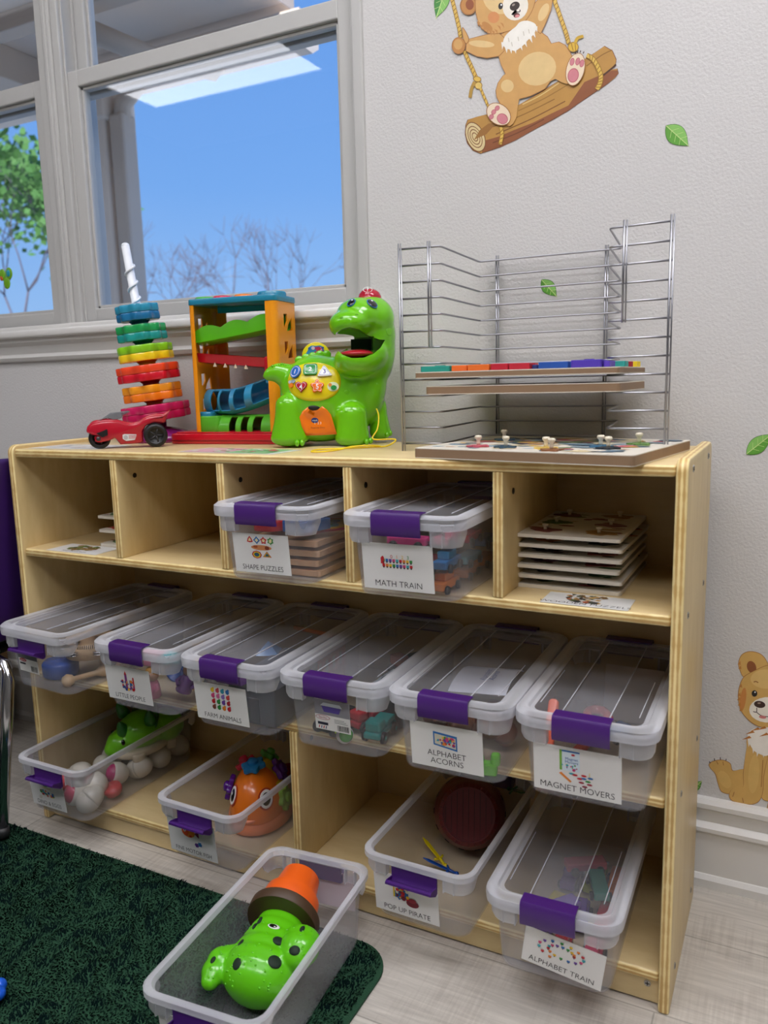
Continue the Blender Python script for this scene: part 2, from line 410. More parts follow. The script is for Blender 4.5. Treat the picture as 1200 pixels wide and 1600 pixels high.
# ceiling troffers
def troffer(x, y, label, power):
    t = thing('ceiling_light', label, 'light', (x, y, CH))
    f = B(); L, Wd = .60, .30
    for a, c in (((-L, -Wd, -.02), (L, -Wd + .03, 0)), ((-L, Wd - .03, -.02), (L, Wd, 0)), ((-L, -Wd, -.02), (-L + .03, Wd, 0)), ((L - .03, -Wd, -.02), (L, Wd, 0)), ((-L, -.012, -.02), (L, .012, -.002))):
        f.box(a, c, TRIMM, .003)
    f.obj('frame', t)
    d = B(); em = pm('FBFAFF', emit=power)
    d.box((-L + .03, -Wd + .03, -.012), (L - .03, -.012, -.008), em); d.box((-L + .03, .012, -.012), (L - .03, Wd - .03, -.008), em)
    d.obj('diffuser', t); return t
LP = [(-1.55, -1.9), (.15, -1.9), (1.55, -1.75), (.5, -.75), (-1.55, -.6), (1.85, -.35)]
LN = ['troffer reflected in the window pane', 'troffer behind the photographer, middle of the back row', 'troffer in the far right corner of the ceiling', 'troffer over the floor in front of the shelf', 'troffer over the left side of the room', 'troffer beside the right wall']
LPOW = (6, 4, 9, 8.5, .6, 12.5)
for (x, y), nm, pw in zip(LP, LN, LPOW): troffer(x, y, 'white recessed ceiling ' + nm, pw * LIGHT_POWER)

# ================================================================== THE STORAGE CABINET
W_, D_, H_, T_ = 1.219, .292, .762, .0152
Z1, Z2, Z3 = .5621, .3126, .0559         # shelf tops
FACE_V = wood_face('birch_face_upright', 'CBB07A', 'DCC490', (5, 5, 1.2))
FACE_H = wood_face('birch_face_flat', 'D0B680', 'E0C998', (1.2, 5, 5))
BACKM = wood_face('birch_back', 'BFA572', 'CEB686', (1.2, 5, 5))
EDGE_X = ply_edge('ply_edge_x', 0, 5, T_); EDGE_Y = ply_edge('ply_edge_y', 1, 5, T_); EDGE_Z = ply_edge('ply_edge_z', 2, 5, T_)
def plank(name, a, c, axis, parent, bev=.004, face=None):
    """plywood board with rounded edges; axis = thickness axis"""
    ctr = [(a[i] + c[i]) / 2 for i in range(3)]; h = [(c[i] - a[i]) / 2 for i in range(3)]
    fm = face or (FACE_V if axis == 0 else FACE_H); em = (EDGE_X, EDGE_Y, EDGE_Z)[axis]
    b = B(); b.mats = [fm, em]
    t = bmesh.new(); bmesh.ops.create_cube(t, size=1)
    for v in t.verts: v.co = Vector([v.co[i] * 2 * h[i] for i in range(3)])
    if bev: bmesh.ops.bevel(t, geom=t.edges[:], offset=bev, segments=3, profile=.5, affect='EDGES')
    b.merge(t, fm); b.bm.normal_update()
    for f in b.bm.faces:
        if abs(f.normal[axis]) < .96: f.material_index = 1
        f.smooth = True
    return b.obj(name, parent, ctr, angle=35)
cab = thing('storage_shelf', 'birch plywood classroom storage shelf unit with three shelves standing against the wall', 'shelf', (W_ / 2, D_ / 2, 0))
def P(x, y, z): return (x - W_ / 2, y - D_ / 2, z)
def pk(name, a, c, axis, **k): return plank(name, P(*a), P(*c), axis, cab, **k)
def side(x0):
    # side with rounded top corners, drawn in the YZ plane
    r = .016; pts = []
    for cy, cz, a0 in ((D_ / 2 - r, H_ - r, 0), (-D_ / 2 + r, H_ - r, 90), (-D_ / 2 + .004, .004, 180), (D_ / 2 - .004, .004, 270)):
        rr = r if cz > .1 else .004
        for i in range(7): a = R(a0 + 15 * i); pts.append((cy + rr * cos(a), cz + rr * sin(a)))
    b = B(); b.mats = [FACE_V, EDGE_X]
    M = Matrix(((0, 0, 1, 0), (1, 0, 0, 0), (0, 1, 0, 0), (0, 0, 0, 1)))
    b.prism(pts, -T_ / 2, T_ / 2, FACE_V, M, bev=.004, smooth=True, seg=3); b.bm.normal_update()
    for f in b.bm.faces:
        if abs(f.normal[0]) < .96: f.material_index = 1
    return b.obj('side_panel', cab, (x0 + T_ / 2 - W_ / 2, 0, 0), angle=35)
side(0); side(W_ - T_)
pk('top_board', (T_, .004, H_ - .008 - T_), (W_ - T_, D_ - .002, H_ - .008), 2)
for z in (Z1, Z2, Z3): pk('shelf_board', (T_, .006, z - T_), (W_ - T_, D_ - .004, z), 2)
DX = (.2631, .4995, .7379, .9739)
for x in DX: pk('divider', (x - T_ / 2, .006, Z1), (x + T_ / 2, D_ - .006, H_ - .008 - T_), 0, bev=.002)
for x in (.619,): pk('divider', (x - T_ / 2, .006, Z3), (x + T_ / 2, D_ - .006, Z2 - T_), 0, bev=.002)
b = B(); b.box(P(T_, D_ - .006, .02), P(W_ - T_, D_ - .001, H_ - .02), BACKM); b.obj('back_panel', cab)
b = B(); b.box(P(T_, .014, .0025), P(W_ - T_, .026, Z3 - T_), FACE_H, .0015); b.obj('toe_board', cab)
SCREW = pm('B8B4AC', rough=.3, metal=1.); SLOT = pm('1E1C1A', rough=.6); BRONZE = pm('3A2F24', rough=.4, metal=.8)
def screw(x, y, z, nx, m=SCREW, r=.005):
    b = B(); n = Vector(nx); p = Vector(P(x, y, z))
    b.cyl(p - n * .002, p + n * .0012, r, r * .9, m, 16); M = frame_z(p + n * .0012, n)
    b.box((-r * .6, -.0007, 0), (r * .6, .0007, .0003), SLOT, M=M); b.box((-.0007, -r * .6, 0), (.0007, r * .6, .0003), SLOT, M=M)
    b.obj('screw', cab)
for z in (H_ - .016, Z1 - .008, Z2 - .008, .045):
    for y in (.045, .235): screw(W_, y, z + (.0 if y < .1 else -.002), (1, 0, 0))
for x in DX: screw(x + T_ / 2, .05, .707, (1, 0, 0), BRONZE, .0048); screw(x + T_ / 2, .21, .722, (1, 0, 0), BRONZE, .0048)
screw(.619 + T_ / 2, .05, .27, (1, 0, 0), BRONZE, .0048); screw(1.188, .014, .030, (0, -1, 0), pm('C9C6C0', rough=.4, metal=.6), .005)

# ================================================================== STORAGE BINS
CL_BODY = clear_plastic('bin_body_plastic', 'D4D4D8', .04, .30)
CL_LID = clear_plastic('bin_lid_plastic', 'C6C6CA', .03, .18, .22)
CL_RIM = clear_plastic('bin_rim_plastic', 'E6E7EC', .26, .75, .3)
PURPLE = pm('431A6B', rough=.38, coat=.1)
CARD = pm('E9E8E6', rough=.45)
BL, BWD, BH = .343, .180, .124
HL, HW = BL / 2, BWD / 2

def offset_ring(dw, z, r): return rrect(HW - dw, HL - dw, r, z)
def bin_body_mesh():
    b = B()
    # outer wall up, inner wall down: closed thin shell
    o = [rrect(HW - .020, HL - .028, .018, 0), rrect(HW - .0155, HL - .0235, .021, .0012), rrect(HW - .0135, HL - .0215, .022, .006), rrect(HW - .009, HL - .012, .022, .104)]
    i = [rrect(HW - .0105, HL - .0135, .021, .104), rrect(HW - .015, HL - .023, .021, .007), rrect(HW - .018, HL - .026, .018, .0018)]
    b.loft(o + i, CL_BODY, True, True)
    me_o = b
    return b
def bin_rim_mesh():
    b = B()
    k = [rrect(HW - .0105, HL - .0135, .021, .1045), rrect(HW - .008, HL - .010, .022, .111), rrect(HW - .002, HL - .003, .026, .1125), rrect(HW, HL, .027, .111),
         rrect(HW, HL, .027, .103), rrect(HW - .0016, HL - .0016, .0255, .103), rrect(HW - .0020, HL - .003, .025, .1095), rrect(HW - .009, HL - .0122, .021, .102)]
    b.loft(k, CL_RIM, closed=True)
    # corner skirts below the rim at the latch ends, with a stiffening rib
    for sy in (-1, 1):
        for sx in (-1, 1):
            rr = []
            pts = []
            x0 = .046; rad = .024
            hw, hl = HW - .004, HL - .005
            path = [(x0, hl), (hw - rad - .004, hl)] + [(hw - rad + rad * sin(R(a)), hl - rad + rad * cos(R(a))) for a in range(0, 91, 15)] + [(hw, hl - rad - .012)]
            n = len(path)
            zb = [.084] * (n)
            zb[0] = .080; zb[-1] = .090
            for j in range(1, n - 1): zb[j] = .079
            for j, (px, py) in enumerate(path):
                # inward direction approx
                c = Vector((hw - rad - .01, hl - rad - .01)); d = (c - Vector((px, py))); 
                if d.length > 0: d = d.normalized() * .0014
                X, Y = sx * px, sy * py; dx, dy = sx * d.x, sy * d.y
                rr.append([(X, Y, .1035), (X, Y, zb[j] + .006), (X + dx * 2, Y + dy * 2, zb[j]), (X + dx * 3, Y + dy * 3, zb[j]), (X + dx, Y + dy, zb[j] + .007), (X + dx, Y + dy, .1035)])
            b.loft(rr, CL_RIM)
            for xx in (.046, .062):
                b.box((min(sx * xx, sx * (xx + .0016)), min(sy * (HL - .016), sy * (HL - .0045)), .080), (max(sx * xx, sx * (xx + .0016)), max(sy * (HL - .016), sy * (HL - .0045)), .1035), CL_RIM)
    return b
def lid_mesh():
    b = B(); z = .1128
    k = [rrect(HW + .002, HL + .002, .028, z - .009), rrect(HW + .0028, HL + .0028, .029, z - .001), rrect(HW + .0022, HL + .0022, .028, z + .006), rrect(HW - .002, HL - .002, .026, z + .0098), rrect(HW - .008, HL - .009, .022, z + .0102),
         rrect(HW - .0125, HL - .013, .018, z + .009), rrect(HW - .0145, HL - .015, .017, z + .0055), rrect(HW - .020, HL - .020, .015, z + .0055)]
    k2 = [rrect(HW - .0225, HL - .026, .012, z + .0085), rrect(HW - .0235, HL - .027, .011, z + .0088)]
    inn = [rrect(HW - .0235, HL - .027, .011, z + .0073), rrect(HW - .020, HL - .020, .015, z + .0040), rrect(HW - .0155, HL - .016, .017, z + .0040), rrect(HW - .008, HL - .009, .022, z + .0088), rrect(HW + .0008, HL + .0008, .027, z + .005), rrect(HW + .0008, HL + .0008, .027, z - .009)]
    b.loft(k, CL_RIM, False, False)
    b.raw([p for r in (k[-1], k2[0], k2[1]) for p in r], [(j * 24 + i, j * 24 + (i + 1) % 24, (j + 1) * 24 + (i + 1) % 24, (j + 1) * 24 + i) for j in range(2) for i in range(24)] + [tuple(range(48, 72))], CL_LID)
    b.loft(inn, CL_LID, True, False)
    b.raw(k[0] + inn[-1], [(i, 24 + i, 24 + (i + 1) % 24, (i + 1) % 24) for i in range(24)], CL_RIM)
    # raised lengthwise steps of the lid
    for x in (-.030, .030):
        b.box((x - .0007, -HL + .02, z + .0085), (x + .0007, HL - .02, z + .0098), CL_RIM, .0003)
    b.box((-.029, -HL + .022, z + .0062), (.029, HL - .022, z + .0068), CL_LID)
    for x in (-HW + .026, HW - .026):
        b.box((x - .0006, -HL + .04, z + .0085), (x + .0006, -HL + .17, z + .0096), CL_RIM, .0003)
    for a in (0, pi):   # small moulded mark
        pass
    return b
LW = .0365
def latch_closed(b, s, cx=0.):
    """purple latch hooked over the rim; s=-1 front, 1 back"""
    y = s * (HL + .0032); pr = [(0, .0945), (.0022, .0935), (.0042, .099), (.0040, .122), (.001, .1262), (-.010, .1268), (-.019, .1262), (-.019, .1243), (-.010, .1248), (-.0005, .1240), (.0014, .1205), (.0014, .100)]
    rings = [[(cx + x, y + s * p, q) for p, q in pr] for x in (-LW, LW)]
    b.loft(rings, PURPLE, smooth=False)
def latch_open(b, s, cx=0.):
    y = s * (HL - .008); pr = [(0, .106), (.003, .106), (.003, .084), (.006, .079), (.020, .087), (.024, .086), (.0245, .083), (.021, .081), (.006, .072), (0, .074)]
    rings = [[(cx + x, y + s * p, q) for p, q in pr] for x in (-LW, LW)]
    b.loft(rings, PURPLE, smooth=False)
    for x in (-LW, LW - .0015): b.loft([[(cx + xx, y + s * p, q) for p, q in ((.003, .084), (.020, .088), (.024, .086), (.006, .074))] for xx in (x, x + .0015)], PURPLE, smooth=False)

_body = bin_body_mesh().mesh('body'); _rim = bin_rim_mesh().mesh('rim'); _lid = lid_mesh().mesh('lid')
_lc = B(); latch_closed(_lc, -1); _lc = _lc.mesh('latch'); _lcb = B(); latch_closed(_lcb, 1); _lcb = _lcb.mesh('latch')
_lo = B(); latch_open(_lo, -1); _lo = _lo.mesh('latch'); _lob = B(); latch_open(_lob, 1); _lob = _lob.mesh('latch')
for m_ in (_body, _rim, _lid, _lc, _lcb, _lo, _lob):
    m_.set_sharp_from_angle(angle=R(40))
def link(name, me, parent):
    o = bpy.data.objects.new(name, me); COL.objects.link(o); o.parent = parent; return o
BINS = {}
def card_frame(dz0=.008, fwd=.0008):
    """plane of the sloped front wall; origin at its foot, x to the right, y up the wall"""
    a = Vector((0, -(HL - .0215), .006)); c = Vector((0, -(HL - .012), .104)); up = (c - a).normalized()
    x = Vector((1, 0, 0)); n = x.cross(up); M = Matrix((x, up, n)).transposed().to_4x4(); M.translation = a + n * fwd
    return M
def storage_bin(label, fx, fy, z, deg, lid=True, front='closed', card=None, group='clear latch bins with purple latches'):
    """fx, fy: middle of the front edge of the rim; deg: turn about the vertical"""
    a = R(deg); rz = a
    loc = Vector((fx, fy, z + .0004)) + Vector((-sin(a), cos(a), 0)) * HL
    t = thing('storage_bin', label, 'storage bin', loc, rz, group)
    link('body', _body, t); link('rim', _rim, t)
    if lid: link('lid', _lid, t)
    link('latch', _lc if front == 'closed' else _lo, t); link('latch', _lcb if lid else _lob, t)
    if card:
        x0, x1, z0, z1 = card[0]; M = card_frame() @ Matrix.Translation(((x0 + x1) / 2, z0, 0)) @ Matrix.Rotation(R(card[3] if len(card) > 3 else 0), 4, 'Z')
        w = x1 - x0; h = z1 - z0
        b = B(); b.box((-w / 2, 0, 0), (w / 2, h, .0005), CARD, M=M); c = b.obj('label_card', t)
        L = B(); pos = M @ Matrix.Translation((0, 0, .0008))
        for txt, sz, ty, sx in card[1]: text_builder(L, txt, sz * 1.2, INK, pos @ Matrix.Translation((0, ty - .001, 0)), sx=sx * .98, thin=.00008)
        L.obj('lettering', c)
        if card[2]:
            p = B(); card[2](p, pos @ Matrix.Translation((0, .042, 0)) @ Matrix.Diagonal((1.05, 1.05, 1, 1)) @ Matrix.Translation((0, -.0415, 0))); p.obj('picture', c)
    return t
def confetti(seed, x0, x1, y0, y1, cols, n=26, s=.003, shape=None):
    """small printed picture made of coloured shapes"""
    def go(b, M):
        rnd = random.Random(seed)
        for i in range(n):
            x = rnd.uniform(x0, x1); y = rnd.uniform(y0, y1); q = s * rnd.uniform(.6, 1.3); a = rnd.uniform(0, pi)
            k = rnd.choice((3, 4, 5, 8)); poly = [(x + q * cos(a + 2 * pi * j / k), y + q * sin(a + 2 * pi * j / k)) for j in range(k)]
            b.flat(poly, pm(rnd.choice(cols), rough=.5), M, z=.00002 * i)
    return go
RB = ['C8202C', 'E8852A', 'F0C52B', '2E8F3E', '2A6FB5', '6B3FA0', 'D2447A', '3AA7B5']
def pic_shapes(b, M):
    ks = [('C8202C', 3), ('2A6FB5', 4), ('C8202C', 5), ('2E8F3E', 6)]
    for i, (c, k) in enumerate(ks):
        x = -.018 + .012 * i; b.flat(star_poly(.006, .004, k), pm(c), M @ Matrix.Translation((x, .052, 0))); b.flat(star_poly(.0035, .002, k), pm('F0E6B0'), M @ Matrix.Translation((x, .052, .0001)))
    b.flat(circ(.001, .041, .018, .004, 16), pm('D98F5A'), M); b.flat(circ(.011, .041, .004, .003, 10), pm('8A3B22'), M, .0001); b.flat(circ(-.009, .042, .004, .002, 10), pm('B3572E'), M, .0001)
    for x, k in ((-.008, 8), (.010, 3)):
        for r, c in ((.008, 'B02030'), (.0062, 'F0C52B'), (.0045, '2E6F3E'), (.0028, '2A4F85')): b.flat([(x + r * 1.1 * cos(pi * j / k * (2 if k > 3 else 2) + pi / 2), .030 + r * .75 * sin(2 * pi * j / k + pi / 2)) for j in range(k)], pm(c), M, .0001 + (.008 - r) * .02)
def pic_math(b, M):
    for i in range(9):
        c = RB[i % 8]; x = -.020 + .005 * i; b.flat([(x - .002, .034), (x + .002, .034), (x + .002, .038), (x - .002, .038)], pm(c), M); b.flat(circ(x, .0335, .0013, .0013, 8), pm('222222'), M, .0001)
        c = RB[(i + 3) % 8]; x2 = -.020 + .005 * i; b.flat([(x2 - .002, .041), (x2 + .002, .041), (x2 + .002, .045), (x2 - .002, .045)], pm(c), M); b.flat(circ(x2, .0405, .0013, .0013, 8), pm('3A3A3A'), M, .0001)
    for i, t in enumerate('0123'): text_builder(b, t, .007, pm(RB[i]), M @ Matrix.Translation((-.008 + .008 * i, .046, .0001)))
    b.flat([(-.024, .038), (-.019, .038), (-.019, .047), (-.021, .049), (-.024, .046)], pm('C8202C'), M, .0001)
def pic_train(b, M):
    for i in range(26):
        a = i * .42; r = .010 + .0006 * i; x = r * 1.35 * cos(a); y = .037 + r * .62 * sin(a); b.flat([(x - .002, y - .0016), (x + .002, y - .0016), (x + .002, y + .0016), (x - .002, y + .0016)], pm(RB[i % 8]), M, .00002 * i)
        b.flat(circ(x, y - .002, .0009, .0009, 6), pm('222222'), M, .0004)
def pic_magnet(b, M):
    b.flat([(-.021, .034), (.004, .034), (.004, .062), (-.021, .062)], pm('DCEAF2'), M); b.flat([(-.021, .034), (-.018, .034), (-.018, .062), (-.021, .062)], pm('7CB342'), M, .0001)
    b.flat([(-.018, .060), (.004, .060), (.004, .062), (-.018, .062)], pm('2A6FB5'), M, .0001)
    text_builder(b, 'Magnet', .0055, pm('1F5FA8'), M @ Matrix.Translation((-.006, .049, .0002))); text_builder(b, 'Movers', .0055, pm('1F5FA8'), M @ Matrix.Translation((-.006, .0445, .0002)))
    confetti(5, -.018, .003, .036, .043, RB, 12, .0018)(b, M @ Matrix.Translation((0, 0, .0002))); b.flat(circ(-.004, .057, .0025, .0015, 8), pm('C8202C'), M, .0002)
    b.flat([(-.022, .029), (-.019, .031), (-.006, .020), (-.008, .018)], pm('E8852A'), M, .0001)
    for x, y, c in ((-.002, .030, 'C8202C'), (.004, .026, 'C8202C'), (.009, .031, 'C8202C'), (.009, .027, '2A6FB5'), (.014, .024, '2E8F3E'), (.006, .021, 'A03040'), (.016, .020, 'A03040'), (-.006, .031, '3AA7B5'), (.010, .016, '8A3040'), (.017, .029, '2A6FB5')):
        b.flat(circ(x, y, .0036, .0015, 8), pm(c), M, .0002)
    b.flat([(.0155, .026), (.0163, .026), (.0163, .036), (.0155, .036)], pm('E0C020'), M, .0001)
def pic_acorn(b, M):
    b.flat([(-.018, .036), (.016, .031), (.016, .053), (-.018, .056)], pm('2A6FB5'), M); b.flat([(-.016, .038), (.014, .034), (.014, .050), (-.016, .053)], pm('D8D4C0'), M, .0001)
    confetti(7, -.014, .012, .038, .050, RB, 34, .0028)(b, M @ Matrix.Translation((0, 0, .0002)))
def pic_castle(b, M):
    for x, w, h, c in ((-.012, .004, .014, '2A4F9A'), (-.004, .005, .026, '8A3B8A'), (.006, .006, .016, '2A6FB5'), (.012, .003, .022, 'C8202C')): b.flat([(x - w / 2, .024), (x + w / 2, .024), (x + w / 2, .024 + h), (x - w / 2, .024 + h)], pm(c), M)
    b.flat([(-.007, .049), (-.001, .049), (-.004, .056)], pm('C8202C'), M, .0001)
    confetti(9, -.015, .013, .022, .040, ['2A4F9A', '8A3B8A', 'E8852A', 'F0C52B', 'C8202C', 'F2C9B0'], 26, .0026)(b, M @ Matrix.Translation((0, 0, .0002)))
def pic_farm(b, M):
    k = 0
    for r_ in range(4):
        for q in range(4):
            c = ['E8C52A', 'C84050', '2A8FA8', '2A6FB5', 'D2447A', 'E070A0', '8A6FC0', 'D04848', 'C8202C', '2E8F3E', '6B3FA0', 'B02030', '7A3B2A', '2E8F3E', 'E8852A', 'C8202C'][k]; k += 1
            b.ell((-.014 + .0095 * q, .054 - .0095 * r_, .0), (.0036, .0040, .0001), pm(c), M, 8, 4); b.ell((-.012 + .0095 * q, .0575 - .0095 * r_, .0001), (.0019, .0019, .0001), pm(c), M, 8, 4)
def pic_dino(b, M):
    b.flat(circ(-.003, .052, .011, .008, 14), pm('5FA830'), M); b.flat(circ(.006, .054, .006, .008, 12), pm('3F8020'), M, .0001); b.flat([(-.012, .043), (.012, .043), (.010, .040), (-.010, .040)], pm('E8D8B0'), M, .0001)
    confetti(12, -.016, .016, .026, .037, RB + ['E8DCC0', '7A3B2A'], 24, .0032)(b, M)
def pic_fish(b, M):
    b.flat(circ(-.006, .045, .014, .010, 16), pm('E8852A'), M); b.flat(circ(-.012, .045, .007, .008, 12), pm('D85020'), M, .0001); b.flat(circ(0, .052, .005, .003, 8), pm('2E8F3E'), M, .0002); b.flat([(.007, .045), (.016, .052), (.016, .038)], pm('7A2050'), M, .0001)
    b.flat(circ(-.013, .047, .0025, .0025, 8), pm('F4F4F4'), M, .0003); b.flat(circ(-.013, .047, .0012, .0012, 8), pm('101010'), M, .0004)
    b.flat(gear_poly(.004, .0008, 6, 24), pm('2A6FB5'), M @ Matrix.Translation((.016, .027, 0))); b.flat(gear_poly(.004, .0008, 6, 24), pm('5A2F8A'), M @ Matrix.Translation((.009, .024, 0)))
    b.flat(circ(-.002, .038, .003, .002, 8), pm('C8202C'), M, .0002); b.flat(circ(-.009, .053, .003, .002, 8), pm('2A6FB5'), M, .0002)
def pic_pirate(b, M):
    b.flat([(-.020, .030), (.004, .030), (.004, .062), (-.020, .062)], pm('2A6FA8'), M); b.flat([(-.020, .030), (-.0175, .030), (-.0175, .062), (-.020, .062)], pm('E0C020'), M, .0001)
    confetti(15, -.016, .004, .030, .050, ['C8202C', 'E8E0D0', '7A2030', '2A6FB5', 'F0C52B'], 22, .0034)(b, M @ Matrix.Translation((0, 0, .0002)))
    b.flat(circ(.010, .026, .010, .006, 12), pm('7A2530'), M, .0004); b.flat(circ(.010, .031, .006, .004, 10), pm('9A3540'), M, .0005)
PICS = dict(shapes=pic_shapes, math=pic_math, train=pic_train, magnet=pic_magnet, acorn=pic_acorn, castle=pic_castle, farm=pic_farm, dino=pic_dino, fish=pic_fish, pirate=pic_pirate)

def sticker(b, M):  # printed maker's sticker with barcode
    pass
SH = .0105
C0 = (-.060, .048, .006, .068)
bn = storage_bin
G = 'clear latch bins with purple latches'
bin_shape = bn('clear lidded bin with purple latch and SHAPE PUZZLES card in the top row', .620, -.062, Z1, 1.0, card=((-.058, .044, .008, .071), [('SHAPE PUZZLES', .0098, .006, .92)], PICS['shapes']))
bin_math = bn('clear lidded bin with purple latch and MATH TRAIN card in the top row', .857, -.070, Z1, 1.0, card=((-.062, .046, .006, .074), [('MATH TRAIN', .0105, .006, 1.0)], PICS['math']))
bin_tamb = bn('clear bin at the left end of the middle row, front latch open, holding wooden instruments', .110, -.082, Z2, -3.0, front='open')
bin_people = bn('clear lidded bin with LITTLE PEOPLE card in the middle row', .351, -.078, Z2, -.5, card=((-.072, .030, .008, .072), [('LITTLE PEOPLE', .0098, .006, .92)], PICS['castle']))
bin_farm = bn('clear lidded bin with FARM ANIMALS card in the middle row', .546, -.078, Z2, .2, card=((-.068, .036, .006, .072), [('FARM ANIMALS', .0098, .006, .94)], PICS['farm']))
bin_mix = bn("clear lidded bin with a maker's barcode sticker and mixed toy vehicles, middle row", .738, -.074, Z2, .8)
bin_acorn = bn('clear lidded bin with ALPHABET ACORNS card in the middle row', .9243, -.074, Z2, .8, card=((-.058, .050, .004, .072), [('ALPHABET', .0105, .020, 1.0), ('ACORNS', .0105, .008, 1.0)], PICS['acorn']))
bin_magnet = bn('clear lidded bin with MAGNET MOVERS card at the right end of the middle row', 1.1103, -.070, Z2, .3, card=((-.066, .048, .004, .072), [('MAGNET MOVERS', .0105, .006, .98)], PICS['magnet']))
bin_dino = bn('clear open bin with DINO AND EGGS card at the left end of the bottom shelf', .109, -.072, Z3, -.5, lid=False, front='open', card=((-.066, .026, .006, .070), [('DINO & EGGS', .0098, .006, .92)], PICS['dino']))
bin_fish = bn('clear open bin with FINE MOTOR FISH card on the bottom shelf', .466, -.078, Z3, -1.2, lid=False, front='open', card=((-.070, .034, .004, .072), [('FINE MOTOR FISH', .0092, .006, .92)], PICS['fish']))
bin_pirate = bn('clear open bin with POP UP PIRATE card on the bottom shelf', .868, -.068, Z3, -.8, lid=False, front='open', card=((-.072, .034, .006, .074), [('POP UP PIRATE', .0102, .006, .96)], PICS['pirate']))
bin_train = bn('clear lidded bin with crooked ALPHABET TRAIN card at the right end of the bottom shelf', 1.076, -.092, Z3, .8, card=((-.042, .066, .010, .068), [('ALPHABET TRAIN', .0098, .006, .98)], PICS['train'], -8))
bin_cactus = bn('clear open bin on the dark green rug, holding a toy cactus', .722, -.378, .010, 4.8, lid=False, front='open', card=((-.066, .040, .004, .074), [], PICS['dino']))
# ================================================================== OUTSIDE THE WINDOW
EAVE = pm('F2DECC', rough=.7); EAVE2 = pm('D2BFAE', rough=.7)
b = B(); b.box((-12, .5, -.5), (6, 30, -.45), pm('CFCBC0', rough=.9, noise=.1, nscale=2)); structure(b.obj('ground'))
t = thing('porch_roof', 'grey painted porch eave with gutter and boxed soffit outside the window', 'porch roof', (-1.6, 1.2, 2.0))
def Q(x, y, z): return (x + 1.6, y - 1.2, z - 2.0)
b = B(); b.box(Q(-4.2, .45, 2.14), Q(-.30, 1.48, 2.17), EAVE, .004); b.box(Q(-4.2, .45, 2.17), Q(-.34, 1.62, 2.26), EAVE2, .004); b.obj('soffit', t)
b = B()
for y0, y1, z0, z1 in ((.62, .78, 2.06, 2.14), (1.05, 1.12, 2.08, 2.14)): b.box(Q(-4.2, y0, z0), Q(-.42, y1, z1), EAVE2, .004)
b.box(Q(-1.55, .5, 2.02), Q(-1.38, 1.48, 2.14), EAVE2, .004); b.obj('beam', t)
b = B(); pr = [(1.48, 2.00), (1.56, 1.995), (1.60, 2.02), (1.605, 2.06), (1.63, 2.10), (1.63, 2.115), (1.48, 2.115)]
b.loft([[Q(x, y, z) for y, z in pr] for x in (-4.2, -.235)], EAVE, smooth=False); b.obj('gutter', t)
b = B(); b.tube([Q(-.62, 1.52, 2.02), Q(-.62, 1.50, 1.99), Q(-.70, 1.30, 1.98), Q(-.80, 1.05, 2.02)], .035, EAVE2, 10); b.obj('gutter_elbow', t)
t = thing('porch_column', 'grey porch column with downspout seen through the left of the main window', 'column', (-1.15, 1.5, -.45))
b = B(); b.box((-.12, -.06, 0), (.03, .08, 2.45), EAVE, .01); b.box((-.14, -.08, 2.34), (.05, .10, 2.47), EAVE, .01); b.obj('post', t)
b = B(); b.box((.045, -.05, .05), (.115, .03, 2.36), EAVE2, .012); b.tube([(.08, -.01, 2.33), (.09, -.01, 2.40), (.16, 0, 2.46)], .035, EAVE2, 10); b.obj('downspout', t)

def tree(name, label, x, y, h, seed, leafy):
    rnd = random.Random(seed); t = thing(name, label, 'tree', (x, y, -.45)); bark = pm('6E6672', rough=.9); b = B(); tips = []
    def grow(p, d, ln, r, k):
        n = 3; pts = [p]
        for i in range(n):
            d = (d + Vector((rnd.uniform(-.18, .18), rnd.uniform(-.18, .18), rnd.uniform(-.02, .12)))).normalized(); p = p + d * ln / n; pts.append(p)
        b.tube(pts, [r * (1 - .12 * i) for i in range(n + 1)], bark, 5)
        if k == 0: tips.append(p); return
        for i in range(3 if k > 1 else 4):
            a = rnd.uniform(0, 2 * pi); s = rnd.uniform(.45, .85); q = d.orthogonal().normalized(); q.rotate(Matrix.Rotation(a, 3, d)); grow(p, (d + q * s).normalized(), ln * rnd.uniform(.62, .8), r * .6, k - 1)
        if k < 4: tips.append(p)
    grow(Vector((0, 0, 0)), Vector((0, 0, 1)), h * .36, h * .008, 5); b.obj('trunk', t)
    if leafy:
        L = B(); m1 = pm('4C7C38', rough=.7, noise=.35, nscale=3); V = []; F = []
        for p in tips:
            for i in range(7):
                c = p + Vector((rnd.gauss(0, .16), rnd.gauss(0, .16), rnd.gauss(0, .14))); u = Vector((rnd.gauss(0, 1), rnd.gauss(0, 1), rnd.gauss(0, 1))).normalized() * .07; w = u.orthogonal().normalized() * .05
                k = len(V); V += [c - u, c + w, c + u, c - w]; F.append((k, k + 1, k + 2, k + 3))
        L.raw(V, F, m1); L.obj('foliage', t)
    return t
tree('bare_tree', 'bare winter tree outside, left of the middle of the main window', -6.3, 8, 3.4, 4, False)
tree('bare_tree', 'bare winter tree outside, right of the other bare tree', -5.2, 8.6, 3.3, 11, False)
tree('leafy_tree', 'green leafy tree outside the left window', -10.3, 8.2, 5.2, 8, True)

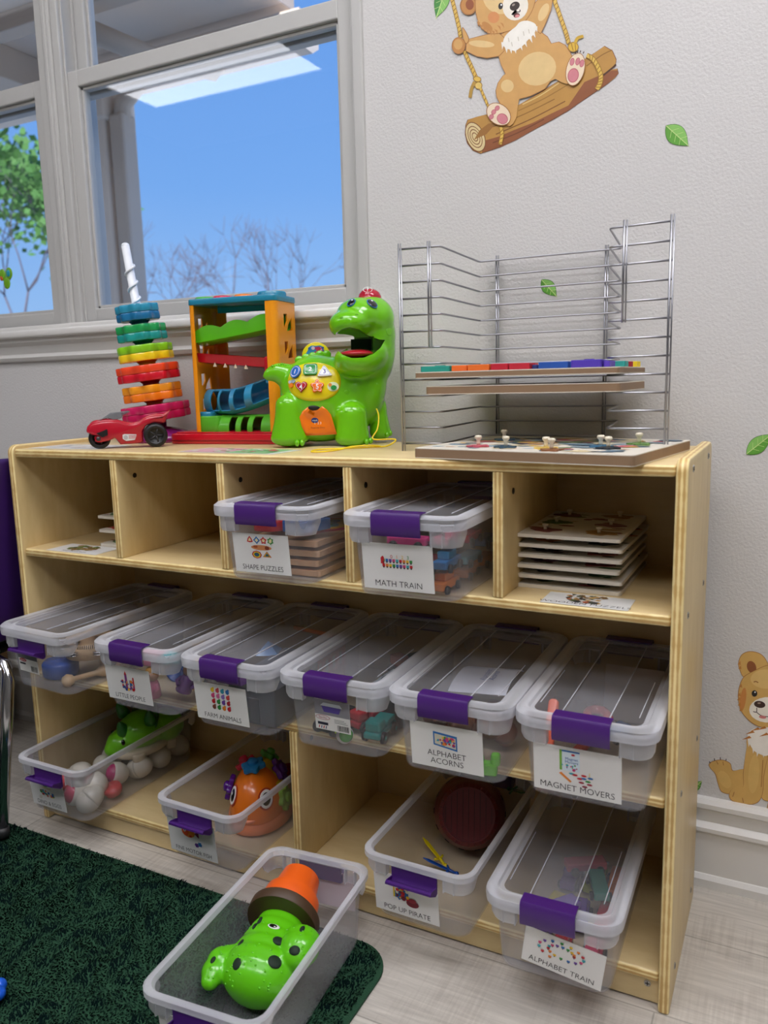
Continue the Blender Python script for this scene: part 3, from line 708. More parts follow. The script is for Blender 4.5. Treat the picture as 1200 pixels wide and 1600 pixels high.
# ================================================================== RUG
GREEN = pm('041716', rough=.95, spec=.1, noise=.1, nscale=60)
rug = thing('shag_rug', 'dark green shag rug on the floor in front of the storage shelf', 'rug', (0, -.5, 0))
RX0, RX1, RY0, RY1 = -.75, .832, -.95, -.052
def rug_poly(d, r=.06):
    x0, x1, y0, y1 = RX0 + d, RX1 - d, RY0 + d, RY1 - d; out = []
    for cx, cy, a0 in ((x1 - r, y1 - r, 0), (x0 + r, y1 - r, 90), (x0 + r, y0 + r, 180), (x1 - r, y0 + r, 270)):
        out += [(cx + r * cos(R(a0 + 9 * i)), cy + .5 + r * sin(R(a0 + 9 * i))) for i in range(11)]
    return out
b = B(); b.prism(rug_poly(.004), .0005, .004, GREEN); b.obj('backing', rug)
b = B(); b.prism(rug_poly(0), .0004, .0052, pm('17452C', rough=.8, bump=.6, bscale=600), bev=.001); bb = b.obj('binding', rug)
bb['label'] = 'lighter green bound edge'
rnd = random.Random(2); V = []; F = []
from mathutils import noise as mnoise
def inside(x, y, d=.002, r=.055):
    x0, x1, y0, y1 = RX0 + d, RX1 - .008, RY0 + d, RY1 - d
    if not (x0 < x < x1 and y0 < y < y1): return False
    cx = min(max(x, x0 + r), x1 - r); cy = min(max(y, y0 + r), y1 - r)
    return (x - cx) ** 2 + (y - cy) ** 2 < r * r
cell = .0035; nx = int((RX1 - RX0) / cell); ny = int((RY1 - RY0) / cell)
for i in range(nx):
    for j in range(ny):
        x = RX0 + (i + rnd.random()) * cell; y = RY0 + (j + rnd.random()) * cell
        if not inside(x, y): continue
        if x < -.30 or y < -.75:
            if rnd.random() < .6: continue
        q = Vector((x * 38, y * 38, 0)); a = mnoise.noise(q) * 5 + rnd.uniform(-.6, .6)
        ln = .0058 * (.75 + .5 * rnd.random()) * (1 + .35 * mnoise.noise(Vector((x * 22, y * 22, 5)))); tl = .55 + .3 * rnd.random()
        dx, dy = cos(a), sin(a); w = .0012; px, py = -dy * w, dx * w; k = len(V); y += .5
        z0 = .004
        V += [(x - px, y - py, z0), (x + px, y + py, z0), (x + dx * ln * .35 * tl + px, y + dy * ln * .35 * tl + py, z0 + ln * .6), (x + dx * ln * .35 * tl - px, y + dy * ln * .35 * tl - py, z0 + ln * .6), (x + dx * ln * tl, y + dy * ln * tl, z0 + ln * (1 - .25 * tl))]
        F += [(k, k + 1, k + 2, k + 3), (k + 3, k + 2, k + 4)]
me = bpy.data.meshes.new('pile'); me.from_pydata(V, [], F); me.materials.append(GREEN); me.polygons.foreach_set('use_smooth', [True] * len(me.polygons))
o = bpy.data.objects.new('pile', me); COL.objects.link(o); o.parent = rug; o['kind'] = 'stuff'

# ================================================================== CHAIR
CH_ = thing('school_chair', 'purple plastic school chair with chrome legs, left of the storage shelf', 'chair', (-.216, .071, 0), R(98))
CHROME = pm('C9C9CC', rough=.12, metal=1.); PURP = pm('3C1D63', rough=.42)
def shell_pt(u, v):
    """u across -1..1, v along the profile 0 (front lip) .. 1 (top of back)"""
    pf = [(.20, .345), (.185, .362), (.12, .368), (0, .358), (-.09, .352), (-.135, .368), (-.155, .42), (-.165, .50), (-.178, .60), (-.192, .70), (-.200, .735)]
    s = v * (len(pf) - 1); i = min(int(s), len(pf) - 2); f = s - i; y = pf[i][0] * (1 - f) + pf[i + 1][0] * f; z = pf[i][1] * (1 - f) + pf[i + 1][1] * f
    w = .175 - .012 * max(0, v - .5)
    # rounded corners at both ends
    e = max(0, (abs(v - .5) - .36) / .14); w *= math.sqrt(max(.02, 1 - .45 * e ** 2.5))
    bend = .018 * u * u
    if v > .5: y += bend
    else: z += bend * .6
    return Vector((u * w, y, z))
nu, nv = 12, 40; top = [[shell_pt(-1 + 2 * i / nu, j / nv) for i in range(nu + 1)] for j in range(nv + 1)]
V = []; F = []
def nrm(j, i):
    a = top[min(j + 1, nv)][i] - top[max(j - 1, 0)][i]; c = top[j][min(i + 1, nu)] - top[j][max(i - 1, 0)]; n = c.cross(a); return n.normalized()
for j in range(nv + 1):
    for i in range(nu + 1): V.append(top[j][i])
for j in range(nv + 1):
    for i in range(nu + 1): V.append(top[j][i] + nrm(j, i) * .005)
N = (nu + 1) * (nv + 1); g = lambda j, i: j * (nu + 1) + i
for j in range(nv):
    for i in range(nu): F.append((g(j, i), g(j, i + 1), g(j + 1, i + 1), g(j + 1, i))); F.append((N + g(j, i), N + g(j + 1, i), N + g(j + 1, i + 1), N + g(j, i + 1)))
for j in range(nv):
    for i in (0, nu): F.append((g(j, i), g(j + 1, i), N + g(j + 1, i), N + g(j, i)))
for i in range(nu):
    for j in (0, nv): F.append((g(j, i), g(j, i + 1), N + g(j, i + 1), N + g(j, i)))
b = B(); b.raw(V, F, PURP); bmesh.ops.recalc_face_normals(b.bm, faces=b.bm.faces[:]); b.obj('seat_shell', CH_)
b = B(); b.box((-.10, -.10, .325), (.10, .10, .343), pm('17171A', rough=.6), .006); b.tube([(-.125, -.15, .36), (-.12, -.12, .338), (-.11, .05, .335)], .010, CHROME); b.tube([(.125, -.15, .36), (.12, -.12, .338), (.11, .05, .335)], .010, CHROME); b.obj('under_frame', CH_)
FOOT = pm('2A2A2C', rough=.5)
for sx in (-1, 1):
    b = B(); b.tube([(sx * .105, .02, .335), (sx * .11, -.13, .338), (sx * .118, -.165, .33), (sx * .126, -.178, .30), (sx * .198, -.194, .018)], .0105, CHROME, 12); l1 = b.obj('leg', CH_)
    b = B(); b.cyl((sx * .1975, -.194, .0125), (sx * .196, -.1938, .030), .013, .0125, FOOT, 14); b.obj('foot', l1)
    b = B(); b.tube([(sx * .095, -.02, .335), (sx * .10, .10, .338), (sx * .108, .14, .33), (sx * .115, .155, .30), (sx * .185, .185, .018)], .0105, CHROME, 12); l2 = b.obj('leg', CH_)
    b = B(); b.cyl((sx * .185, .185, .0125), (sx * .184, .1848, .030), .013, .0125, FOOT, 14); b.obj('foot', l2)
    b = B(); b.tube([(sx * .128, -.150, .345), (sx * .133, -.168, .32), (sx * .19, -.178, .09), (sx * .198, -.186, .05)], .006, CHROME, 10); b.obj('brace', CH_)
t = thing('wooden_box', 'brown wooden box on black runners on the floor behind the purple chair', 'box', (-.66, .215, 0))
b = B(); b.box((-.20, -.085, .03), (.20, .085, .27), pm('8A6A44', rough=.6, noise=.15), .006); b.obj('body', t); b = B()
for y in (-.07, .05): b.box((-.19, y, 0), (.19, y + .02, .03), pm('151515', rough=.6), .003)
b.obj('runners', t)

# ================================================================== PAPERS TAPED TO THE SHELF
PAP = pm('E6E6E4', rough=.35, coat=.3)
def paper(label, corners, z, words, pics, size=.009, sheet=PAP, name='paper_label'):
    a, c, d = [Vector((p[0], p[1], z)) for p in (corners[0], corners[1], corners[2])]
    x = (c - a); w = x.length; x.normalize(); y = Vector((0, 0, 1)).cross(x); h = (d - c).length
    M = Matrix((x, y, Vector((0, 0, 1)))).transposed().to_4x4()
    t = thing(name, label, 'paper label', a, 0); b = B(); b.box((0, 0, 0), (w, h, .0005), sheet, M=M); b.obj('sheet', t)
    if words: L = B(); text_builder(L, words, size, INK, M @ Matrix.Translation((w / 2, .005, .0007)), sx=1.1, thin=.0001); L.obj('lettering', t)
    p = B(); pics(p, M @ Matrix.Translation((w / 2, h / 2, .0007))); p.obj('picture', t); return t
TAPE = clear_plastic('clear_tape', 'C9B88C', .25, .5)
paper('white WOODEN PUZZELS paper label taped to the shelf under the knob puzzle stack', ((1.033, .0075), (1.150, .0075), (1.150, .064)), Z1 + .0002, 'WOODEN PUZZELS', confetti(3, -.03, .022, -.012, .022, ['8A6A3A', 'A0522D', '55603A', '3A3A3A', 'C8A060'], 40, .0045), .0125)
paper('white paper label taped to the shelf in front of the three small boards at left', ((.072, .009), (.200, .009), (.200, .072)), Z1 + .0002, 'PEG PUZZLES', confetti(4, -.030, .030, -.014, .020, ['6A7A3A', '8A6A3A', '3A4A2A', 'A08050'], 50, .0055), .0095)
paper('white paper sheet taped to the top left corner of the storage shelf', ((.030, .025), (.205, .030), (.203, .120)), H_ - .0078, '', confetti(8, -.06, .05, -.03, .03, ['B8C4CC', 'C8B8B0', 'A8B8C8', 'D0C8C0'], 20, .008))
paper('pink and green paper label taped to the shelf top in front of the ball ramp', ((.40, .022), (.60, .016), (.601, .095)), H_ - .0078, '', lambda b, M: (b.box((-.09, -.036, 0), (.0, .036, .0002), pm('D9A8B4', rough=.4), M=M), b.box((.0, -.036, 0), (.085, .036, .0002), pm('8FC48A', rough=.4), M=M), confetti(6, -.08, .08, -.03, .03, ['C05A5A', 'E8C8D0', '5FA860', 'D8E8D0'], 36, .007)(b, M @ Matrix.Translation((0, 0, .0003)))))

# ================================================================== WIRE PUZZLE RACK
RACK = thing('wire_rack', 'chrome wire puzzle rack standing on the right side of the shelf top', 'puzzle rack', (.97, .21, H_ - .008))
def K(x, y, z): return (x - .97, y - .21, z - (H_ - .008))
WIRE = pm('A6A6AC', rough=.36, metal=1.)
def fillet(pts, r=.008, n=3):
    out = [Vector(pts[0])]
    for i in range(1, len(pts) - 1):
        p = Vector(pts[i]); a = (Vector(pts[i - 1]) - p).normalized() * r; c = (Vector(pts[i + 1]) - p).normalized() * r
        for k in range(n + 1): s = k / n; out.append((p + a) * (1 - s) ** 2 + p * 2 * s * (1 - s) + (p + c) * s * s)
    out.append(Vector(pts[-1])); return out
ZR = [1.062 - .0247 * i for i in range(13)]
for z in ZR[:-1]:
    b = B(); b.tube(fillet([K(.776, .120, z), K(.842, .128, z), K(.832, .322, z), K(1.072, .322, z), K(1.092, .130, z), K(1.176, .124, z)]), .0016, WIRE, 8); b.obj('level_wire', RACK)
b = B(); z = ZR[-1]; b.tube(fillet([K(.776, .120, z), K(.842, .128, z), K(.832, .322, z), K(1.050, .322, z)]), .0016, WIRE, 8); b.obj('level_wire', RACK)
for x, y, z0, z1 in ((.778, .1172, .754, 1.070), (.824, .1228, .914, 1.070), (.862, .3252, .754, 1.070), (1.046, .3252, .754, 1.070), (1.112, .1252, .935, 1.070), (1.173, .1208, .7696, 1.070)):
    b = B(); b.tube([K(x, y, z0), K(x, y, z1)], .0016, WIRE, 8); b.tube([K(x + .0042, y, z0), K(x + .0038, y, z1)], .0011, WIRE, 8); b.obj('upright', RACK)
MDF = pm('8F7358', rough=.6, noise=.12, nscale=40); BWHITE = pm('D9D2C4', rough=.45); PLYW = wood_face('puzzle_ply', 'B39A74', 'C2AA84', (3, 20, 20))
def board(label, w, d, th, loc, rz, layers='dark', group=None, rim=.0014):
    t = thing('puzzle_board', label, 'wooden puzzle', loc, rz, group); b = B()
    b.prism([(x, y) for x, y, _ in rrect(w / 2, d / 2, .006, 0)], rim, th - rim, MDF if layers == 'dark' else BWHITE)
    if rim: b.prism([(x, y) for x, y, _ in rrect(w / 2, d / 2, .0065, 0)], 0, rim, BWHITE, bev=.0003); b.prism([(x, y) for x, y, _ in rrect(w / 2, d / 2, .0065, 0)], th - rim, th, BWHITE, bev=.0003)
    b.obj('board', t); return t
t = board('flat wooden puzzle board in the wire rack, carrying coloured blocks', .305, .215, .0095, (.962, .205, .8664), R(0)); UPB = t
board('wooden puzzle board in the wire rack, directly below the one with blocks', .290, .205, .0130, (.970, .205, .8417), R(0))
# coloured foam blocks along the front of the upper board
zb = .8664 + .0095 + .0002
def block(label, x0, x1, y0, h, col, kind=0, d=.045):
    t = thing('puzzle_block', label, 'puzzle block', ((x0 + x1) / 2, y0 + d / 2, zb), 0, 'coloured blocks on the rack board'); w = (x1 - x0) / 2; b = B(); m = pm(col, rough=.55)
    if kind == 0: poly = [(x, y) for x, y, _ in rrect(w, d / 2, .003, 0)]
    elif kind == 1: poly = [(-w, -d / 2), (w, -d / 2), (w, -d / 6), (w * .4, 0), (w, d / 6), (w, d / 2), (-w, d / 2), (-w, d / 6), (-w * .4, 0), (-w, -d / 6)]
    else: poly = circ(0, 0, w, d / 2, 20)
    b.prism(poly, 0, h, m, bev=.0008); b.obj('block', t)
    if kind == 0 and w > .015: q = B(); q.prism(circ(0, 0, w * .35, d * .18, 14), h - .0001, h + .0012, m); q.obj('raised_dot', t)
for a in (('teal block at the left end of the rack board', .813, .861, .112, .0085, '1F8F80', 0), ('orange block next to the teal block on the rack board', .864, .889, .112, .0085, 'E0661F', 0), ('second orange block, touching the red block, on the rack board', .891, .924, .112, .0088, 'DE6A1C', 1),
          ('wide red block left of the middle of the rack board', .926, .953, .112, .0092, 'B4142C', 0), ('narrow red block right of the wide red one on the rack board', .955, .985, .113, .0090, 'B5182F', 1), ('small navy block behind the red and blue ones on the rack board', .987, .996, .118, .006, '22306E', 0, .03),
          ('blue block between the red and purple blocks on the rack board', .999, .041 + 1.0, .112, .0092, '1B4DA0', 1), ('long violet block right of the blue one on the rack board', 1.045, 1.087, .112, .0105, '4B33A8', 0), ('short violet block behind the long violet one', 1.089, 1.098, .118, .0085, '5538B0', 0, .04)):
    block(*a[:7], **({'d': a[7]} if len(a) > 7 else {}))
block('teal block at the right edge of the rack board', 1.086, 1.106, .185, .0085, '2A9D95', 0, .03)
block('dark red block at the right edge of the rack board', 1.090, 1.108, .225, .0080, 'A01828', 2, .025)
block('yellow block at the back right corner of the rack board', 1.092, 1.110, .262, .0085, 'E3C51C', 1, .03)

# big peg puzzle overhanging the front edge
KNOB = pm('DDD3BC', rough=.4)
def knob_mesh(s=1., h=.010, r=.0048):
    b = B(); b.lathe([(r * .5 * s, 0), (r * .55 * s, h * .3), (r * .5 * s, h * .5), (r * .95 * s, h * .72), (r * s, h * .84), (r * .8 * s, h * .96), (1e-6, h)], KNOB, 14); return b.mesh('knob')
kn_s = knob_mesh(); kn_t = knob_mesh(1, .0145, .0052)
BIG = board('large peg puzzle board with animal pictures overhanging the shelf front under the wire rack', .318, .250, .0145, (1.0215, .112, H_ - .0076), R(-8.5))
b = B(); rnd = random.Random(21)
for i in range(150):
    x = rnd.uniform(-.138, .138); y = rnd.uniform(-.105, .105); c = rnd.choice(['2F4E63', '7A8F9B', 'C9A24A', '6B7F4E', 'C25A6A', '8FA9B8', '1F2A33', 'D8C8A0', 'B98B5A', '46627A'])
    k = 10; r0 = rnd.uniform(.008, .022); b.flat([(x + r0 * rnd.uniform(.6, 1.2) * cos(2 * pi * j / k), y + r0 * rnd.uniform(.4, .8) * sin(2 * pi * j / k)) for j in range(k)], pm(c, rough=.4), z=.0146 + .000005 * i)
b.obj('picture', BIG)
IM = Matrix.Rotation(R(8.5), 3, 'Z')
for i, (x, y) in enumerate(((.932, .045), (.976, .035), (1.034, .030), (1.048, .006), (1.098, .070), (1.113, .046), (1.140, .118), (.930, .165))):
    q = IM @ (Vector((x, y, 0)) - Vector((1.0215, .112, 0))); pc = B(); pc.prism(gear_poly(.014, .003, 5, 30, i), .0, .0022, pm(['C25A6A', '2F4E63', 'E0C060', '8A5A3A', '3E6F8F', '222A33', '6B8F4E', '46627A'][i], rough=.4))
    po = pc.obj('puzzle_piece', BIG, (q.x, q.y, .0146)); k = link('knob', kn_t, po); k.location = (0, 0, .0022)

def knob_board(label, loc, rz, w, d, cols, seed, kn, group):
    t = board(label, w, d, .005, loc, rz, 'white', group, 0); rnd = random.Random(seed)
    for i, (u, v) in enumerate(kn):
        x, y = u * w, v * d; r0 = min(w, d) * .14; pc = B(); c = cols[i % len(cols)]
        pc.prism([(r0 * (1 + .25 * sin(3 * a + i)) * cos(a), r0 * .7 * (1 + .2 * cos(4 * a + seed)) * sin(a)) for a in (2 * pi * j / 24 for j in range(24))], 0, .0012, pm(c, rough=.4)); po = pc.obj('puzzle_piece', t, (x, y, .0048)); k = link('knob', kn_s, po); k.location = (0, 0, .0012); k.scale = (1, 1, .86)
    b = B()
    for i in range(26): 
        x = rnd.uniform(-.42, .42) * w; y = rnd.uniform(-.42, .42) * d; b.flat(circ(x, y, rnd.uniform(.006, .018), rnd.uniform(.002, .006), 10), pm(rnd.choice(cols), rough=.5), z=.00505 + .00001 * i)
    b.obj('printed_picture', t); return t
KN = ((-.27, -.32), (.25, -.32), (-.28, .0), (.27, .0), (-.26, .32), (.26, .36))
pos6 = ['bottom board', 'second board from the bottom', 'third board from the bottom', 'third board from the top', 'second board from the top', 'topmost board']
cs6 = (['3F6F3A', '2B2B2B', 'B03A4A'], ['2B2B2B', '4F7A4A', '6A3A5A'], ['5A2A4A', '8A2A2A', '3F6F3A'], ['2B2B3B', 'A04A3A', '3A3A3A'], ['C8702A', '1F2A2A', '22302A'], ['7A3A3A', 'A0783A', '5A7A3A', '8A5A5A'])
for i in range(6):
    knob_board(pos6[i] + ' of the knob puzzle stack in the right cubby', (1.054 + .002 * sin(i * 2.1), .178 + .002 * cos(i * 1.7), Z1 + .0004 + i * .01502), R(-.5 + .6 * sin(i * 3)), .150, .212, cs6[i], i, KN, 'knob puzzles stacked in the right cubby')
for i, (z, a) in enumerate(((.0005, 0), (.0265, 0), (.0525, 0))):
    knob_board(('lowest', 'middle', 'topmost')[i] + ' of three small knob boards in the far left cubby', (.196 - .004 * i, .150 + .004 * i, Z1 + z), R(2 - 2 * i), .112, .15, (['5A7A4A', 'A03A3A'], ['B0382A', '3A6A3A'], ['5F7F4A', '8A3A4A'])[i], 30 + i, KN, 'small knob boards in the left cubby')

# ================================================================== TOYS ON THE SHELF TOP
ZT = H_ - .008 + .0002
def prism_holes(b, outer, holes, z0, z1, m, M=None):
    t = bmesh.new(); loops = []
    for lp in [outer] + list(holes):
        vs = [t.verts.new((x, y, z0)) for x, y in lp]; es = [t.edges.new((vs[i], vs[(i + 1) % len(vs)])) for i in range(len(vs))]; loops.append((vs, es))
    bmesh.ops.triangle_fill(t, edges=[e for _, es in loops for e in es], use_beauty=True)
    r = bmesh.ops.extrude_face_region(t, geom=t.faces[:])
    for g_ in r['geom']:
        if isinstance(g_, bmesh.types.BMVert): g_.co.z = z1
    bmesh.ops.recalc_face_normals(t, faces=t.faces[:])
    b.merge(t, m, M, False)
XZ = Matrix(((1, 0, 0, 0), (0, 0, -1, 0), (0, 1, 0, 0), (0, 0, 0, 1)))     # draw in XZ, extrude towards -Y
YZ = Matrix(((0, 0, 1, 0), (1, 0, 0, 0), (0, 1, 0, 0), (0, 0, 0, 1)))     # draw in YZ, extrude towards +X

# ---- spiral stacking toy
t = thing('spiral_stacking_toy', 'tall spiral stacking toy of rainbow gear discs on a white spiral post', 'stacking toy', (.180, .225, ZT), R(42), rot=(0, R(-6.4), R(42)))
b = B(); PW = pm('E9ECF0', rough=.3, coat=.2)
b.cyl((0, 0, .02), (0, 0, .385), .0098, .0078, PW, 20); b.ell((0, 0, .385), (.0078, .0078, .006), PW)
b.tube([(.0102 * cos(a * .6), .0102 * sin(a * .6), .255 + a * .0029) for a in range(0, 36)], [.0022] * 34 + [.001, .0005], PW, 6); b.obj('spiral_post', t)
b = B(); b.lathe([(.064, 0), (.066, .004), (.064, .012), (.052, .021), (.03, .027), (.012, .030), (.012, .04), (1e-6, .04)], plastic('7A1C66'), 40, Matrix.Translation((0, 0, 0)) @ Matrix.Rotation(R(0), 4, 'X')); b.obj('base', t, rot=(0, R(6.4), 0))
ds = [(.0685, 'C61C5C', 'B8104E'), (.0590, 'F7A01E', 'F4801A'), (.0635, 'EE4A22', 'D0142A'), (.0555, '86C81E', 'F0CF1C'), (.0495, '209C52', '1C9690'), (.0430, '2C90B0', '1A6E9E')]
for i, (r, c1, c2) in enumerate(ds):
    z = .060 + i * .0392; b = B(); g1 = gear_poly(r * .93, r * .06, 9 if i else 10, 108, i * .5)
    b.prism(g1, 0, .0155, plastic(c1), bev=.0025, smooth=True); b.prism(g1, -.0155, .0002, plastic(c2), bev=.0025, smooth=True)
    b.lathe([(.022, -.0150), (.021, -.0160), (.0165, -.020), (.0165, -.0238), (.012, -.0240)], plastic(c2), 24); b.lathe([(.024, .0150), (.018, .0156), (.0105, .0156)], plastic(c1), 24)
    o = b.obj('gear_disc', t, (0, 0, z), angle=30)
    o['label'] = ['magenta', 'orange', 'red', 'lime and yellow', 'green and teal', 'blue'][i] + ' gear disc'

# ---- red dinosaur trike
t = thing('toy_vehicle', 'red dinosaur-headed toy trike with black wheels at the left of the shelf top', 'toy car', (.2427, .068, ZT), R(44.6))
def V2(pts, cx=205, s=7.06, ox=130, k=848., oy=72.): return [((x / s + ox - cx) / k, (oy - y / s) / k) for x, y in pts]
RED = plastic('B3122A', .22); DRED = plastic('7E0C1C', .3); BLK = pm('111113', rough=.45)
body = V2([(112, 300), (125, 262), (165, 225), (260, 203), (345, 195), (440, 200), (520, 228), (600, 240), (665, 228), (715, 190), (775, 165), (860, 152), (925, 158), (1012, 112), (965, 175), (940, 245), (900, 238), (830, 232), (745, 265), (700, 330), (695, 455), (640, 470), (450, 472), (395, 395), (330, 425), (225, 445), (190, 425), (185, 385), (205, 365), (150, 350), (112, 325)])
b = B(); b.prism(body, -.026, -.004, RED, XZ, bev=.0025, smooth=True); b.prism([(x * .96, z * .93 + .001) for x, z in body], -.030, .0, RED, XZ, bev=.004, smooth=True)
bmesh.ops.translate(b.bm, vec=(0, .0, .001), verts=b.bm.verts[:]); b.obj('body', t, (0, -.002, 0), angle=40)
b = B(); b.ell((-.050, .013, .040), (.016, .014, .013), RED); b.ell((-.035, .013, .046), (.02, .012, .009), RED)
for i in range(7): b.ell((-.055 + .006 * i, .0005, .036 + .001 * i), (.0025, .002, .0025), RED, u=8, v=6)
b.obj('dinosaur_head', t)
b = B(); b.prism(V2([(215, 330), (262, 318), (325, 290), (330, 355), (270, 378), (235, 352)]), .0015, .0045, BLK, XZ); b.obj('mouth', t)
b = B(); b.prism(V2([(250, 200), (368, 122), (560, 104), (578, 115), (500, 150), (478, 182), (395, 203), (340, 175)]), -.022, -.004, clear_plastic('smoked_windshield', '6B6F76', .5, .9), XZ, bev=.002); b.obj('windshield', t)
def wheel(x, y, z, r, w, name='wheel'):
    M = frame((x, y, z), (R(90), 0, 0)); b = B(); b.lathe([(r * .5, -w / 2), (r * .86, -w / 2), (r, -w * .32), (r, w * .32), (r * .86, w / 2), (r * .62, w / 2), (r * .60, w * .3), (r * .2, w * .28), (1e-6, w * .36)], BLK, 28, M)
    for k in range(5): a = 2 * pi * k / 5; b.cyl(M @ Vector((0, 0, w * .30)), M @ Vector((r * .58 * cos(a), r * .58 * sin(a), w * .34)), .0014, .0014, pm('2A2A2E', rough=.4), 6)
    return b.obj(name, t)
wheel(-.0485, .013, .0195, .0193, .014); wheel(.0500, -.004, .0215, .0213, .013); wheel(.0500, .034, .0215, .0213, .013)
b = B(); b.prism(V2([(480, 360), (500, 352), (625, 360), (622, 385), (605, 420), (515, 428), (480, 405)]), .0032, .0038, pm('D9D9DC', rough=.3), XZ); b.prism(V2(circ(512, 390, 22, 24, 14)), .0036, .0041, pm('B0B0B4', rough=.3), XZ)
for y in (370, 384, 398): b.prism(V2([(545, y), (622, y), (618, y + 5), (545, y + 5)]), .0036, .0041, RED, XZ)
b.obj('side_emblem', t); b = B(); b.cyl((-.050, .030, .0195), (-.050, -.004, .0195), .004, .004, pm('3A3A3E', rough=.3), 12); b.tube([(.05, -.006, .0215), (.05, .034, .0215)], .004, BLK); b.obj('axle', t)

# ---- ball ramp tower
t = thing('ball_ramp_tower', 'orange and blue ball ramp tower with green, red and blue chutes on a red base', 'ball ramp toy', (.3905, .236, ZT), R(7))
OR = plastic('F29A18'); TL = plastic('2384A4'); LG = plastic('5FC41C'); RD = plastic('C01426'); BLU = plastic('2E86AE'); DG = plastic('55A82A')
hx, hy, zt = .0925, .044, .258
def channel(sx):
    b = B(); th = .0028; x = sx * hx; fl = .021 if sx > 0 else .014
    for sy in (-1, 1):
        w = fl if sy < 0 else .032
        x0, x1 = sorted((x - sx * .012, x - sx * w)); z0, z1 = .020, zt
        if sy < 0: b.box((x0, -hy, z0), (x1, -hy + th, z1), OR, .0006)
        else:
            holes = [[(hx * 0 + (x - sx * .0125) - sx * .011 * (1 - cos(a)) * .5, zz + .010 * sin(a)) for a in (pi * j / 8 - pi / 2 for j in range(9))] for zz in ((.235, .150, .108, .055) if sx < 0 else ())]
            prism_holes(b, [(x0, z0), (x1, z0), (x1, z1), (x0, z1)], [], -hy - .0, -hy + th, OR, XZ)
        # rounded corner
        rr = .012; cx, cy = x - sx * rr, sy * (hy - rr); outp = []; inp = []
        for j in range(7):
            a = pi / 2 * j / 6; outp.append((cx + sx * rr * sin(a), cy + sy * rr * cos(a))); inp.append((cx + sx * (rr - th) * sin(a), cy + sy * (rr - th) * cos(a)))
        poly = outp + inp[::-1]; t2 = bmesh.new()
        b.prism(poly, z0, z1, OR, smooth=False)
    # perforated outer side
    y0, y1 = -hy + .012, hy - .012; z0, z1 = .020, zt
    holes = []
    for k, zc in enumerate((.222, .172, .118, .070)):
        holes.append([(-.012, zc + .014), (.002, zc + .015), (.002, zc + .002), (-.004, zc - .006), (-.012, zc - .010)])
        holes.append([(.006, zc - .004), (.020, zc + .010), (.022, zc - .014), (.0, zc - .016)] if k < 3 else [(.006, zc - .002), (.018, zc + .010), (.020, zc - .012), (.002, zc - .013)])
    prism_holes(b, [(y0, z0), (y1, z0), (y1, z1), (y0, z1)], holes, x - (th if sx > 0 else 0), x + (th if sx < 0 else 0), OR, YZ)
    bmesh.ops.remove_doubles(b.bm, verts=b.bm.verts[:], dist=1e-5)
    bmesh.ops.recalc_face_normals(b.bm, faces=b.bm.faces[:]); return b.obj('side_frame', t)
channel(-1); channel(1)
b = B(); ov = [(x, y) for x, y, _ in rrect(hx + .002, hy + .002, .016, 0)]
b.prism(ov, zt, zt + .011, TL, bev=.002, smooth=True); b.box((-hx + .02, hy - .012, zt - .010), (hx - .02, hy - .008, zt), plastic('19B2D8')); b.lathe([(.027, zt + .010), (.027, zt + .0165), (.025, zt + .0195), (.012, zt + .0200), (1e-6, zt + .0198)], TL, 28, Matrix.Translation((.064, 0, 0))); b.obj('top_plate', t, angle=35)
for x, c in ((-.072, '3DAA3D'), (-.033, 'C8183A'), (.012, 'F07F1C')):
    b = B(); b.lathe([(.020, 0), (.020, .003), (.018, .0055), (.010, .0066), (1e-6, .0068)], plastic(c), 24, Matrix.Translation((x, -.010, zt + .0105))); o = b.obj('top_button', t); o['label'] = {'3': 'green', 'C': 'red', 'F': 'orange'}[c[0]] + ' round button'
def chute(name, xs, zs, m, h=.020, w=.036, yc=lambda u: 0., scal=False, th=.0022, bulge=0.):
    """half pipe swept from xs[0] to xs[1]; zs gives the trough height"""
    n = 24; rings = []
    for i in range(n + 1):
        u = i / n; x = xs[0] + (xs[1] - xs[0]) * u; z = zs(u); y = yc(u); o_, i_ = [], []
        hh = h * ((.62 + .38 * abs(sin(u * pi * 3.0))) if scal else 1.)
        for k in range(13):
            a = pi * k / 12; hk = hh if k < 6 else h
            o_.append((x, y - w * cos(a), z + (hk if abs(cos(a)) > .92 else 0) - h * .55 * sin(a) * (1 if abs(cos(a)) < .95 else 1)))
        for k in range(12, -1, -1):
            a = pi * k / 12; hk = hh if k < 6 else h
            i_.append((x, y - (w - th) * cos(a), z + (hk if abs(cos(a)) > .92 else 0) - (h * .55 - th) * sin(a)))
        rings.append(o_ + i_)
    b = B(); b.loft(rings, m); return b.obj(name, t, angle=50)
c1 = chute('green_chute', (-.086, .086), lambda u: .196 + .018 * u + .004 * u * u, LG, h=.022, w=.034, scal=True)
c2 = chute('red_chute', (-.084, .086), lambda u: .158 - .016 * u, RD, h=.013, w=.033)
b = B()
for i in range(4): x = -.045 + .022 * i; z = .152 - .016 * (x + .084) / .17; b.prism([(x - .004, z - .004), (x + .004, z - .004), (x, z + .004)], .0332, .0342, pm('C9B8A0'), XZ)
b.box((.060, -.036, .128), (.086, -.028, .160), RD, .003); b.obj('chute_pocket', c2)
